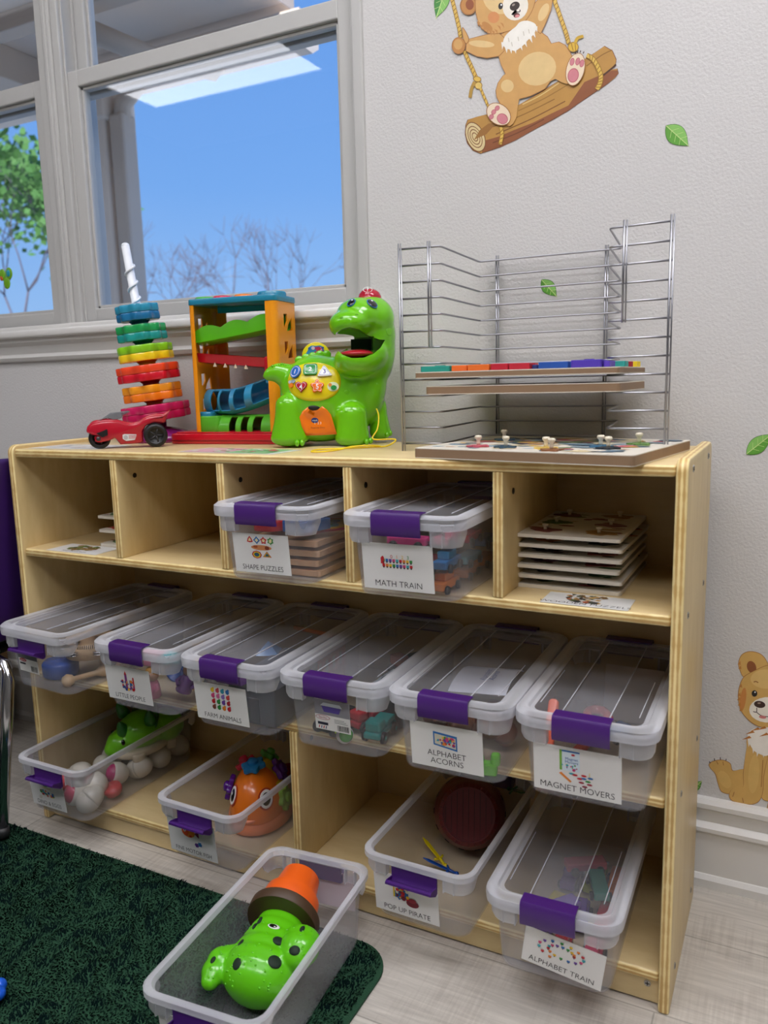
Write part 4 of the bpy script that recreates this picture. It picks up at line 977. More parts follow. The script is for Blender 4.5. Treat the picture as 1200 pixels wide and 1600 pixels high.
# blue see-through tunnel: bowed towards the front
def tunnel(name, m, x0, x1, zc, yc, r, gaps, th=.0024, n=36, fl=1.):
    b = B(); prev = None; rings = []
    arcs = [2 * pi * k / 24 for k in range(24)]
    vo = []; vi = []
    for i in range(n + 1):
        u = i / n; x = x0 + (x1 - x0) * u; z = zc(u); y = yc(u)
        vo.append([(x, y + r * cos(a), z + r * fl * sin(a)) for a in arcs]); vi.append([(x, y + (r - th) * cos(a), z + (r - th) * fl * sin(a)) for a in arcs])
    V = [p for rr in vo for p in rr] + [p for rr in vi for p in rr]; N = (n + 1) * 24; F = []
    solid = [[not (any(g0 <= i / n < g1 for g0, g1 in gaps) and (8 <= k < 15)) for k in range(24)] for i in range(n)]
    # k 6..12 = top to front (-y)
    for i in range(n):
        for k in range(24):
            q = (k + 1) % 24
            if not solid[i][k]: continue
            a, c, d, e = i * 24 + k, i * 24 + q, (i + 1) * 24 + q, (i + 1) * 24 + k
            F.append((a, e, d, c)); F.append((N + a, N + c, N + d, N + e))
            for (p, q2, nb) in ((a, c, solid[i - 1][k] if i else False), (d, e, solid[i + 1][k] if i < n - 1 else False), (c, d, solid[i][q]), (e, a, solid[i][k - 1])):
                if not nb: F.append((p, q2, N + q2, N + p))
    b.raw(V, F, m); bmesh.ops.recalc_face_normals(b.bm, faces=b.bm.faces[:]); return b.obj(name, t, angle=45)
tunnel('blue_tunnel', BLU, -.084, .086, lambda u: .078 + .034 * max(0, u - .35) ** 1.5 / .52, lambda u: .006 - .020 * sin(pi * u), .0245, ((.10, .20), (.25, .37), (.44, .58), (.66, .84)))
b = B(); b.box((-.086, -.034, .042), (-.060, .034, .060), BLU, .003); b.box((.058, -.03, .110), (.086, .03, .134), BLU, .003); b.obj('tunnel_mount', t)
b = B(); b.prism([(x, y) for x, y, _ in rrect(.022, .036, .006, 0)], .020, .052, DG, Matrix.Translation((-.064, -.004, 0)), bev=.003, smooth=True)
b.obj('ball_exit', t, angle=40)
tunnel('green_tunnel', DG, -.046, .084, lambda u: .026, lambda u: -.008, .030, ((.18, .30), (.38, .50), (.58, .70)), fl=.93)
b = B(); b.prism([(x, y) for x, y, _ in rrect(.126, .058, .010, 0, cx=-.014)], 0, .020, RD, bev=.003, smooth=True); b.prism([(x, y) for x, y, _ in rrect(.118, .052, .010, 0, cx=-.014)], .020, .0225, RD, bev=.001, smooth=True); b.box((-.145, -.0590, .006), (.105, -.058, .0075), DRED); b.obj('base', t, angle=35)

# ---- green dinosaur pull toy
t = thing('toy_dinosaur', 'green pull-along toy dinosaur with numbered buttons, open mouth and yellow cord', 'toy dinosaur', (.6177, .172, ZT), R(31))
def U(x, y): return ((x / 4.615 - 120) / 890, (260 - y / 4.615) / 890)
def U3(x, y, d): p = U(x, y); return (p[0], d, p[1])
s_ = 1 / 4.615 / 890
GR = pm('6CBF12', rough=.2, coat=.35)
b = B()
def E(x, y, d, rx, rz_, ry, rot=0.):
    p = U3(x, y, d); M = Matrix.Translation(p) @ Matrix.Rotation(R(rot), 4, 'Y'); b.ell((0, 0, 0), (rx * s_, ry, rz_ * s_), GR, M, 28, 18)
E(910, 520, .040, 118, 250, .046, 3); E(835, 800, .045, 120, 260, .040, 10); E(455, 830, .046, 275, 285, .054); E(560, 850, .046, 240, 290, .052); E(700, 880, .046, 175, 260, .046)     # trunk, chest
E(470, 1060, .046, 270, 120, .046)
E(800, 780, .045, 160, 250, .042, 8); E(850, 600, .042, 165, 200, .044, 5); E(880, 420, .036, 152, 190, .048)    # neck, back of the head
E(850, 310, .026, 172, 160, .048); E(770, 300, .012, 170, 135, .046); E(700, 345, -.006, 150, 98, .040, -4); E(630, 365, -.004, 78, 72, .034)   # skull, snout
E(760, 600, .004, 185, 115, .040, -6); E(680, 590, .0, 100, 85, .034); E(860, 560, .016, 110, 120, .044)       # lower jaw
for tx, ty, r in ((270, 720, 100), (225, 690, 88), (180, 672, 74), (135, 676, 58), (105, 688, 42), (90, 694, 30)): E(tx, ty, .046, r, r, r * s_ * .9)
def bell(x, ytop, yb, rt, rb, d, ry):
    n = 7
    for i in range(n):
        u = i / (n - 1); yy = ytop + rt + (yb - 60 - ytop - rt) * u; rr = rt + (rb - rt) * u ** 1.8; E(x, yy, d, rr, 90 if i < n - 1 else 62, ry * (.9 + .15 * u))
bell(245, 815, 1195, 95, 140, .012, .024); bell(690, 868, 1207, 112, 128, .002, .024)
bell(905, 890, 1180, 55, 85, .055, .020); bell(330, 900, 1190, 90, 110, .078, .022)
cut = B(); cut.prism([U(x, y) for x, y in ((586, 452), (600, 415), (640, 392), (690, 382), (760, 398), (830, 436), (900, 462), (940, 466), (905, 520), (855, 560), (780, 588), (700, 588), (640, 565), (600, 520))], .0, .09, GR, Matrix.Translation((0, .020, 0)) @ XZ)
cut2 = B(); c0 = U(680, 535); c1_ = U(862, 440); cut2.box((c0[0], -.09, c0[1]), (c1_[0], .042, c1_[1]), GR)
# the orange hatch sits in a pocket
DB = baked(b, 'body', t, voxel=.0024, smooth=26, mat=GR, cuts=(cut, cut2))
DB.data.set_sharp_from_angle(angle=R(50))
def surf_y(x, y, default=-.02):
    """depth of the body's skin at a spot of its side"""
    p = U(x, y); hit, loc, n, i = DB.ray_cast(Vector((p[0], -.3, p[1])), Vector((0, 1, 0)))
    return loc.y if hit else default
def skin_patch(poly, m, name, off=.0008, th=.004, inset=0, parent=None, subdiv=10, zlift=0.):
    """a plate following the body's curved side"""
    xs = [p[0] for p in poly]; ys = [p[1] for p in poly]; cx = sum(xs) / len(xs); cy = sum(ys) / len(ys)
    K_ = 6; rings = []; V = []; F = []; n = len(poly)
    for j in range(K_ + 1):
        f = j / K_
        for (x, y) in poly:
            X, Y = cx + (x - cx) * f, cy + (y - cy) * f; p = U(X, Y); e = .0 if f < .999 else .0006
            V.append((p[0], surf_y(X, Y) - off - zlift * (1 - f ** 6) + e, p[1]))
    for j in range(K_):
        for i in range(n): k = (i + 1) % n; F.append((j * n + i, (j + 1) * n + i, (j + 1) * n + k, j * n + k))
    V += [(V[K_ * n + i][0], V[K_ * n + i][1] + th, V[K_ * n + i][2]) for i in range(n)]
    for i in range(n): k = (i + 1) % n; F.append((K_ * n + i, (K_ + 1) * n + i, (K_ + 1) * n + k, K_ * n + k))
    b = B(); b.raw(V, F, m); bmesh.ops.remove_doubles(b.bm, verts=b.bm.verts[:], dist=1e-7); bmesh.ops.recalc_face_normals(b.bm, faces=b.bm.faces[:]); return b.obj(name, parent or t)
YEL = plastic('E3CF12'); HATCH = plastic('EE7A12')
pan = [(435 + 200 * cos(a) * (1 - .06 * cos(2 * a)), 742 + 135 * sin(a)) for a in (2 * pi * i / 40 for i in range(40))]
skin_patch(pan, YEL, 'button_panel', .0016)
hat = [(322, 985), (345, 945), (385, 915), (395, 930), (440, 938), (470, 925), (485, 912), (520, 940), (545, 975), (582, 1112), (470, 1120), (362, 1118), (335, 1050)]
ht = skin_patch(hat, HATCH, 'battery_hatch', .0012)
# little printed emblem and lettering on the hatch
def sit(x, y, off): p = U(x, y); return Vector((p[0], surf_y(x, y) - off, p[1]))
def side_frame_at(x, y, off):
    e = 12; a = sit(x - e, y, 0); c = sit(x + e, y, 0); d = sit(x, y + e, 0); u_ = sit(x, y - e, 0); X = (c - a).normalized(); Y = (u_ - d); Y = (Y - X * Y.dot(X)).normalized(); Z = X.cross(Y)
    M = Matrix((X, Y, Z)).transposed().to_4x4(); M.translation = sit(x, y, 0) + Z * off; return M
b = B(); M = side_frame_at(430, 1012, .0021); b.flat(circ(0, 0, .0062, .0048, 20), pm('1F2D6B', rough=.3), M); text_builder(b, 'vtech', .0042, WHITE, M @ Matrix.Translation((0, -.0013, .0002))); 
M = side_frame_at(450, 1040, .0024); text_builder(b, '1  2 3', .0055, WHITE, M); M = side_frame_at(450, 1068, .0024); text_builder(b, 'Feed me Dino', .0042, pm('7A2E10'), M); b.obj('emblem', ht)
def button(label, x, y, poly, c, txt, rim=None):
    M = side_frame_at(x, y, .0012); b = B(); b.prism(poly, 0, .0040, plastic(c), M, bev=.0009, smooth=True); o = b.obj('button', t, angle=40); o['label'] = label
    b = B(); n = len(poly); ring = [(px * .80, py * .80) for px, py in poly]; inn = [(px * .74, py * .74) for px, py in poly]
    b.raw([(p[0], p[1], .00415) for p in ring + inn], [(i, (i + 1) % n, n + (i + 1) % n, n + i) for i in range(n)], rim or WHITE, M, False)
    text_builder(b, txt, .0115, rim or WHITE, M @ Matrix.Translation((0, -.0042, .0042)), thin=-.0002); b.obj('numeral', o)
button('blue round button 1', 313, 676, circ(0, 0, .0100, .0118, 24), '1A5FB4', '1')
button('green square button 2', 414, 662, [(x, y) for x, y, _ in rrect(.0120, .0105, .004, 0)], '168A3C', '2')
button('white triangular button 3', 506, 678, [(-.0125, -.008), (-.011, -.0095), (.011, -.0085), (.0125, -.007), (.003, .0098), (.001, .0105), (-.001, .0102)], 'EDEDF0', '3', pm('4A3A9A'))
heart = [(.0115 * .95 * (sin(a) ** 3), .0105 * (.8125 * cos(a) - .3125 * cos(2 * a) - .125 * cos(3 * a) - .0625 * cos(4 * a)) + .001) for a in (2 * pi * i / 32 for i in range(32))][::-1]
button('red heart button 4', 348, 776, heart, 'B01228', '4')
st = gear_poly(.0100, .0022, 5, 40, pi / 2); button('orange star button 5', 456, 776, st, 'F0701A', '5')
M = side_frame_at(566, 780, .0015); b = B(); b.prism(circ(0, 0, .0098, .0080, 20), 0, .001, pm('DCE2C0', rough=.4), M); b.prism(circ(.001, -.002, .005, .004, 14), .001, .003, plastic('1E8A3A'), M); b.prism(circ(-.005, .003, .003, .003, 10), .001, .002, plastic('D88A30'), M); b.obj('light_spot', t)
M = side_frame_at(282, 758, .0015); b = B(); b.prism(circ(0, -.002, .004, .004, 14), 0, .003, plastic('E8801E'), M); b.prism(circ(.003, .005, .004, .003, 14), 0, .002, plastic('8FA0A8'), M); b.prism(circ(-.004, .004, .003, .003, 12), 0, .002, plastic('B0B8BC'), M); b.obj('light_spot', t)
b = B(); M = side_frame_at(438, 925, .0015); p = U(430, 925); b.ell((p[0], surf_y(430, 925) + .001, p[1] + .001), (.0110, .003, .0050), pm('0A0A0A', rough=.6), None, 18, 10); b.obj('slot', t)
# face
for (x, y, rx, ry) in ((712, 216, 22, 30), (853, 223, 30, 32)):
    b = B(); M = side_frame_at(x, y, .0003); k = s_ * 1.18
    b.prism(circ(0, 0, rx * k * 1.15, ry * k * 1.15, 20), 0, .0008, pm('2E6FA8', rough=.2), M); b.ell((0, 0, .0008), (rx * k, ry * k, .0022), pm('0B0C18', rough=.05, coat=.5), M); b.ell((rx * k * .1, ry * k * .45, .0026), (rx * k * .22, ry * k * .2, .0006), WHITE, M, 10, 6); b.obj('eye', t)
b = B(); p = U(738, 556); b.ell((p[0], -.004, p[1]), (.029, .030, .0075), plastic('B01228')); b.obj('tongue', t)
b = B(); p = U(780, 487); b.box((p[0] - .0180, .034, p[1] - .0095), (p[0] + .0180, .037, p[1] + .0095), pm('0C2A0A', rough=.8)); b.obj('throat', t)
b = B(); p = U(848, 165); b.lathe([(.0208, -.004), (.0208, 0), (.0195, .008), (.0155, .0142), (.009, .0182), (1e-6, .0196)], plastic('B0122E', .12), 28, Matrix.Translation((p[0], .026, p[1] - .004)) @ Matrix.Rotation(R(6), 4, 'Y')); o = b.obj('cap_button', t)
Mq = frame((p[0] - .004, .0115, p[1] + .0085), (R(52), 0, 0)); b = B(); text_builder(b, '?', .012, WHITE, Mq @ Matrix.Translation((0, -.002, .0035))); q_ = circ(0, .002, .0078, .0062, 24); q2 = circ(0, .002, .0072, .0056, 24); b.raw([(x, y, .0032) for x, y in q_ + q2], [(i, (i + 1) % 24, 24 + (i + 1) % 24, 24 + i) for i in range(24)], WHITE, Mq, False); b.obj('question_mark', o)
for x, y in ((640, 318), (742, 300)): 
    M = side_frame_at(x, y, 0); b = B(); b.ell((0, 0, 0), (.003, .0016, .0008), pm('58A010', rough=.25), M, 10, 6); b.obj('nostril', t)
# raised spots, back ridges, toes
b = B()
for x, y, rx in ((663, 818, 24), (220, 870, 16), (880, 770, 12), (600, 925, 16), (650, 948, 14), (590, 945, 12), (240, 845, 10), (975, 410, 36)):
    b = B(); M = side_frame_at(x, y, -.0004); b.ell((0, 0, 0), (rx * s_, rx * s_ * .8, .0010), GR, M, 14, 8); b.obj('skin_spot', t)
for i in range(9): b = B(); x = 140 + i * 16; b.ell(U3(x, 612 + abs(4 - i) * 3, .046), (.0028, .012, .0030), GR, None, 10, 8); b.obj('tail_bump', t)
for i, (x, y) in enumerate(((330, 570), (380, 555), (430, 545), (480, 535), (530, 535))): b = B(); b.ell(U3(x, y + 15, .046), (.008, .004, .0075), GR, None, 12, 8); b.obj('back_plate', t)
for x0, y0, d in ((300, 1165, -.012), (335, 1165, -.010), (790, 1170, -.012), (820, 1165, -.006), (950, 1140, .040), (975, 1130, .046)): b = B(); b.ell(U3(x0, y0, d), (.0045, .007, .0058), GR, None, 12, 8); b.obj('toe', t)
# picture arch behind the back
b = B(); p = U(452, 552); M = Matrix.Translation((p[0], .082, p[1])) @ XZ; b.prism([(x, y) for x, y in circ(0, 0, .0255, .0240, 28)], 0, .006, YEL, M, bev=.0015, smooth=True); b.prism(gear_poly(.0185, .0012, 6, 36), .006, .0066, pm('2D7FB5', rough=.4), M); o = b.obj('picture_arch', t, angle=40)
b = B(); confetti(2, -.013, .013, .0, .014, ['C02040', '2A4FA0', 'D8B8C8', 'B02060'], 26, .003)(b, M @ Matrix.Translation((0, 0, .0068))); b.obj('picture', o)
# pull cord
cz = .0018
cord = [U3(872, 945, .014), U3(884, 985, .005), U3(880, 1040, -.005), U3(866, 1090, -.014), U3(835, 1150, -.024)]
ptsw = [(.105, -.040, .012), (.090, -.055, .0026), (.060, -.062, cz), (.020, -.070, cz), (-.010, -.072, cz), (-.028, -.080, cz), (-.036, -.108, cz), (-.030, -.122, cz), (-.012, -.118, cz), (.010, -.090, cz), (.030, -.072, .0045), (.060, -.066, .0050), (.078, -.060, .003)]
def smooth_path(P, n=5):
    P = [Vector(p) for p in P]; out = []
    for i in range(len(P) - 1):
        p0 = P[max(i - 1, 0)]; p1 = P[i]; p2 = P[i + 1]; p3 = P[min(i + 2, len(P) - 1)]
        for k in range(n): s = k / n; out.append(.5 * ((2 * p1) + (-p0 + p2) * s + (2 * p0 - 5 * p1 + 4 * p2 - p3) * s * s + (-p0 + 3 * p1 - 3 * p2 + p3) * s ** 3))
    out.append(P[-1]); return out
b = B(); b.tube(smooth_path(cord + ptsw), .0013, pm('EFD21A', rough=.5), 7); b.obj('pull_cord', t)
# green spinner stuck on the left window
t = thing('suction_spinner', 'small green lobed toy with blue centre stuck to the left window pane', 'window toy', (-.385, WY + .0165, 1.134), 0)
b = B(); M = XZ; 
for a in range(3): b.ell((.014 * cos(a * 2.09 + .6) - .004, -.004, .014 * sin(a * 2.09 + .6)), (.0115, .003, .014), pm('6FA81E', rough=.4))
b.obj('lobes', t); b = B(); b.ell((.008, -.007, .008), (.006, .002, .008), pm('2A9AB5', rough=.3)); b.ell((-.018, -.006, -.002), (.005, .002, .006), pm('C05A2A', rough=.3)); b.obj('centre', t); b = B(); b.lathe([(.009, 0), (.007, -.002), (.003, -.004)], pm('D0D8D8', rough=.2), 16, frame((0, 0, 0), (R(90), 0, 0)) @ Matrix.Rotation(pi, 4, 'X') @ Matrix.Translation((0, 0, 0))); b.obj('suction_cup', t)
# ================================================================== WHAT IS IN THE BINS
def bmat(bin_): M = Matrix.Rotation(bin_.rotation_euler[2], 4, 'Z'); M.translation = bin_.location; return M
def inb(bin_, x, y, z, rz=0., rot=None):
    M = bmat(bin_) @ Matrix.Translation((x, y, z)) @ (Euler(rot).to_matrix().to_4x4() if rot else Matrix.Rotation(R(rz), 4, 'Z')); return M
def put(name, label, cat, bin_, x, y, z, rz=0., rot=None, group=None):
    t = thing(name, label, cat, group=group); t.matrix_world = inb(bin_, x, y, z, rz, rot); return t
def basis(z, f):
    """rotation with local Z along z and local -Y as close as possible to f"""
    z = Vector(z).normalized(); f = Vector(f); f = (f - z * f.dot(z)).normalized(); y = -f; x = y.cross(z); return Matrix((x, y, z)).transposed().to_4x4()

# ---- cactus lying in the floor bin
CG = pm('62C414', rough=.25, coat=.3); HOLE = pm('07220E', rough=.7)
t = thing('toy_cactus', 'green smiling toy cactus in an orange pot lying in the bin on the rug', 'toy cactus')
d_ = Vector((-.12, .96, .22)).normalized(); M = basis(-d_, (.05, -.25, 1)); M.translation = Vector((-.010, .060, .070)) + d_ * .080; t.matrix_world = bmat(bin_cactus) @ M
b = B(); POT = plastic('F2641A', .35)
b.lathe([(.026, 0), (.030, .001), (.036, .038), (.0365, .040), (.043, .041), (.0465, .071), (.0455, .073), (.041, .073), (.041, .066)], POT, 40); b.obj('pot', t, angle=35)
b = B(); b.lathe([(.041, .068), (.0525, .069), (.0545, .071), (.0545, .085), (.0535, .0865), (.02, .0868), (1e-6, .0868)], pm('4A3420', rough=.5), 44); b.obj('soil_disc', t, angle=35)
b = B()
for z, r in ((.095, .030), (.115, .034), (.135, .0375), (.155, .041), (.178, .0445), (.190, .044)): b.ell((0, 0, z), (r, r * .92, .034), CG, None, 26, 18)
b.ell((0, 0, .195), (.041, .038, .040), CG, None, 26, 18)
for x, y, z, r, h in ((-.034, -.012, .120, .018, .018), (-.041, -.020, .132, .023, .023), (-.042, -.022, .148, .0235, .030), (-.042, -.022, .164, .019, .022), (.038, -.004, .168, .016, .018), (.048, -.006, .182, .0175, .024), (.050, -.006, .200, .016, .026), (.050, -.006, .218, .011, .016)): b.ell((x, y, z), (r, r, h), CG, None, 20, 14)
for v_ in b.bm.verts: v_.co.z = .0865 + (v_.co.z - .0865) * .84; v_.co.x *= 1.2; v_.co.y *= 1.06
CB = baked(b, 'body', t, voxel=.0022, smooth=10, mat=CG)
def onskin(ob, x, z, off=.0, yy=-.3):
    h_, loc, n, i = ob.ray_cast(Vector((x, yy, z)), Vector((0, 1, 0)))
    if not h_: return None
    M = frame_z(loc + n * off, n, (1, 0, 0)); return M
cz_ = lambda z: .0865 + (z - .0865) * .84
for x, z, rx, rz_ in ((-.018, .152, .0075, .0070), (-.024, .190, .0085, .0085), (.018, .205, .0062, .0075), (-.043, .170, .0068, .0062), (.026, .163, .0035, .0085), (.0195, .128, .0025, .0065), (.017, .116, .0030, .0075), (.052, .196, .0030, .0055), (-.043, .132, .0030, .0060)):
    m_ = onskin(CB, x * 1.2, cz_(z), -.0004); rx *= 1.15; rz_ *= 1.05
    if m_: b = B(); b.ell((0, 0, 0), (rx, rz_, .0026), HOLE, m_, 24, 10); b.obj('peg_hole', t)
m_ = onskin(CB, -.006, .120, -.0003)
b = B(); b.ell((0, 0, 0), (.0090, .0056, .0010), pm('F2F2EE', rough=.3), m_, 24, 6); b.ell((.001, 0, .0006), (.0062, .0042, .0010), pm('0A0A0A', rough=.1), m_, 20, 6); b.ell((-.002, .0018, .0014), (.0016, .0010, .0005), WHITE, m_, 8, 4); b.obj('eye', t)
rnd = random.Random(5); b = B()
for i in range(95):
    x = rnd.uniform(-.065, .062); z = rnd.uniform(.10, .205); m_ = onskin(CB, x, z, 0)
    if m_ and not any(abs(x - a) < c + .003 and abs(z - b_) < c + .003 for a, b_, c in ((-.018, .141, .008), (-.024, .173, .009), (-.006, .120, .012))): b.ell((0, 0, 0), (.0017, .0017, .0012), CG, m_, 8, 5)
q_ = b.obj('spines', t); q_['kind'] = 'stuff'

b = B(); b.box((-.012, HL - .0120, .030), (.058, HL - .0114, .088), pm('EBDADF', rough=.5), .0002); o = b.obj('label_card', bin_cactus, (0, -.0035, 0), (R(-5.2), 0, 0)); o.location = (0, .0055, .0125); o['label'] = 'pale pink card taped to the back end of the bin'
# ---- toy fish with suction gears
FO = plastic('F07A1C'); FY = plastic('E9C01A'); FP = plastic('F0885A')
t = put('toy_fish', 'orange and yellow toy fish covered in coloured gear knobs, lying in an open bin', 'toy fish', bin_fish, -.003, .018, .0035, 20)
t.matrix_world = t.matrix_world @ Matrix.Diagonal((1.06, 1.06, 1.14, 1))
b = B(); b.lathe([(.052, 0), (.056, .002), (.054, .018), (.050, .021)], FP, 40, Matrix.Diagonal((1, 1.35, 1, 1))); b.obj('base', t)
b = B(); vs = []; fs = []; n = 36; L_ = 20
def fish_pt(u, a):   # u 0 face .. 1 tail
    th = pi * u; r = sin(th) ** .8; y = -.074 * cos(th); return (.050 * r * cos(a), y, .022 + (.078 if sin(a) > 0 else .014) * r * sin(a) * (1 - .15 * u))
rings = [[fish_pt(max(.002, min(.998, i / L_)), 2 * pi * j / n) for j in range(n)] for i in range(L_ + 1)]
b.loft(rings, FO); o = b.obj('body', t); me = o.data; me.materials.append(FY)
for p in me.polygons:
    if p.center.y > -.018 + .25 * (p.center.z - .06): p.material_index = 1
FB = o
def fskin(x, y, z): 
    dirv = Vector((0, .005, .03)) - Vector((x, y, z)); h_, loc, n_, i = FB.ray_cast(Vector((x, y, z)) - dirv, dirv.normalized()); n_ = -n_ if n_.dot(dirv) > 0 else n_; return frame_z(loc, n_, (1, 0, 0)) if h_ else frame((x, y, z))
for x, y, z in ((-.038, -.06, .062), (.034, -.068, .062)):
    m_ = fskin(x, y, z); b = B(); b.prism(circ(0, 0, .0125, .0148, 24), -.001, .0012, pm('F4F4F2', rough=.2), m_, bev=.0006); b.ell((.0, 0, .0012), (.0085, .0105, .0010), pm('0A0A0A', rough=.1), m_, 20, 6); b.ell((-.002, .003, .0018), (.0025, .003, .0008), WHITE, m_, 10, 5); b.prism([(x_ * 1.18, y_ * 1.18) for x_, y_ in circ(0, 0, .0125, .0148, 24)], -.002, .0002, pm('B33A10', rough=.4), m_); b.obj('eye', t)
for x, y, z, c, r, nm in ((-.002, -.030, .11, '1E86C8', .022, 'blue'), (-.030, .002, .10, 'C01E3C', .020, 'red'), (-.060, -.032, .066, '5A1E8A', .021, 'purple'), (.045, .006, .092, '5A1E8A', .021, 'purple'), (.012, .045, .11, '4FA02A', .018, 'green'), (.062, -.026, .045, '7CB82A', .021, 'light green')):
    m_ = fskin(x, y, z); b = B(); b.prism(gear_poly(r * .86, r * .14, 6, 60), 0, .009, plastic(c), m_, bev=.002, smooth=True); b.lathe([(r * .42, .008), (r * .40, .014), (r * .22, .0165), (1e-6, .017)], plastic(c), 20, m_); o = b.obj('gear_knob', t, angle=40); o['label'] = nm + ' gear knob'
b = B(); b.prism([(-.03, .06), (.03, .06), (.036, .098), (.012, .084), (-.012, .084), (-.036, .098)], .02, .05, plastic('A01838'), bev=.004, smooth=True); b.obj('tail', t)
b = B(); b.tube([(-.018, -.066, .030), (-.009, -.072, .026), (.0, -.074, .025), (.009, -.072, .026), (.018, -.066, .030)], .0028, FP, 8); b.obj('lips', t)

# ---- pop-up barrel with little swords
t = thing('toy_barrel', 'dark red plastic barrel lying tilted in an open bin, its plank bottom showing', 'toy barrel')
n_ = Vector((.30, -.84, .40)).normalized(); M = basis(-n_, (0, 0, 1)); C_ = Vector((-.004, .062, .074)); M.translation = C_ + n_ * .044; t.matrix_world = bmat(bin_pirate) @ M @ Matrix.Scale(1.12, 4)
MR = pm('5E1014', rough=.38, coat=.1, noise=.12); MR2 = pm('4A0B10', rough=.45)
prof = [(.0375, 0), (.0395, .0), (.0445, .004), (.0480, .014), (.0482, .016), (.0525, .030), (.0530, .032), (.0555, .050), (.0530, .070), (.0525, .072), (.045, .094), (.041, .100), (.039, .100)]
b = B(); b.lathe([(.0375, .003)] + prof + [(.036, .094)], MR, 56)
b.obj('shell', t, angle=30)
b = B(); b.lathe([(.0385, .0035), (1e-6, .0035)], MR2, 44)
for i in range(-4, 5):
    x = i * .0085; h = math.sqrt(max(0, .036 ** 2 - x * x)); b.box((x - .0004, -h, .0026), (x + .0004, h, .0036), pm('2E060A', rough=.6))
b.obj('plank_bottom', t)
b = B()
for k in range(28):
    a = 2 * pi * k / 28; b.box((.0375, -.0005, -.0006), (.0445, .0005, .0012), MR2, M=Matrix.Rotation(a, 4, 'Z') @ Matrix.Translation((0, 0, .0005)))
b.obj('rim_notches', t)
b = B()
for k in range(14):
    a = 2 * pi * k / 14; b.box((-.004, -.001, -.0012), (.004, .001, .0012), pm('140306'), M=Matrix.Rotation(a, 4, 'Z') @ Matrix.Translation((.0540, 0, .040)) @ Matrix.Rotation(pi / 2, 4, 'Z'))
b.obj('sword_slots', t)
def sword(label, col, M):
    s = thing('toy_sword', label, 'toy sword', group='little swords of the barrel toy'); s.matrix_world = M; m = plastic(col); b = B()
    b.prism([(-.003, 0), (.003, 0), (.0034, .030), (0, .040), (-.0034, .030)], -.001, .001, m, bev=.0004); b.obj('blade', s)
    b = B(); b.tube([(-.010, .001, 0), (-.005, -.001, 0), (.005, -.001, 0), (.010, .001, 0)], .0019, m, 8); b.cyl((0, 0, 0), (0, -.014, 0), .0026, .0022, m, 10); b.ell((0, -.015, 0), .0036, m, None, 12, 8); b.obj('hilt', s)
bm_ = bmat(bin_pirate)
sword('yellow toy sword on the floor of the bin beside the barrel', 'E8D21A', bm_ @ frame((-.040, .012, .008), (.5, .15, 1.3)) @ Matrix.Scale(1.1, 4))
sword('blue toy sword on the bin floor partly under the barrel', '1A4FA8', bm_ @ frame((-.014, -.012, .008), (.4, .1, 1.9)) @ Matrix.Scale(1.1, 4))
sword('red toy sword standing up behind the barrel', 'C8141E', bm_ @ basis((.3, -.8, .4), (0, 0, 1)) @ frame((0, 0, 0), (0, 0, 0)) @ Matrix.Translation((-.0, -.066, -.10)) @ Matrix.Rotation(R(180), 4, 'X'))
sword('dark green toy sword sticking out beside the barrel', '0F4A24', bm_ @ frame((.052, .128, .096), (R(20), R(20), R(-120))))

# ---- triceratops and eggs
DGN = plastic('1E6A1E', .35); LGN = plastic('6FC41A', .3); CREAM = plastic('D9CDB4', .5)
t = put('toy_dinosaur', 'green triceratops toy with dark green horns in the open bin of eggs', 'toy dinosaur', bin_dino, .014, .062, .038, -4)
b = B(); b.ell((0, .0, .052), (.046, .052, .040), LGN, None, 28, 18); b.ell((-.012, -.040, .038), (.032, .034, .026), LGN, None, 24, 16); b.ell((-.016, -.062, .030), (.019, .018, .016), LGN, None, 20, 14); b.ell((.012, .05, .045), (.045, .045, .036), LGN)
baked(b, 'body', t, voxel=.0025, smooth=10, mat=LGN)
b = B(); b.lathe([(1e-6, 0), (.035, .0), (.050, .006), (.052, .010), (.048, .013), (.030, .010), (1e-6, .010)], DGN, 36, frame((-.005, .020, .060), (R(62), R(0), R(-12)))); b.obj('neck_frill', t)
for x, y, z, s, dx in ((-.034, -.012, .088, 1., -.25), (.036, -.004, .084, 1., .3), (-.002, -.042, .064, 1.05, 0)):
    b = B(); m_ = frame_z((x, y, z - .006), (dx, -.35, 1)); b.lathe([(.0135 * s, 0), (.0125 * s, .010), (.0095 * s, .020), (.0050 * s, .029), (1e-6, .033)], DGN, 20, m_); b.obj('horn', t)
for x, y, z in ((-.041, -.040, .050), (.014, -.060, .050)):
    b = B(); b.ell((x, y, z), (.0042, .004, .0062), pm('0A0A0A', rough=.1)); b.obj('eye', t)
b = B(); b.prism(circ(0, 0, .043, .066, 28), .012, .028, CREAM, Matrix.Translation((.004, -.002, 0)), bev=.005, smooth=True); b.obj('underside', t)
for x, y in ((-.028, -.045), (.034, -.040), (-.028, .048), (.034, .048)):
    b = B(); b.cyl((x, y, .0), (x, y, .022), .0125, .014, CREAM, 18, bev=.003); b.obj('leg', t)
EGGW = pm('DCD8CC', rough=.35, coat=.15)
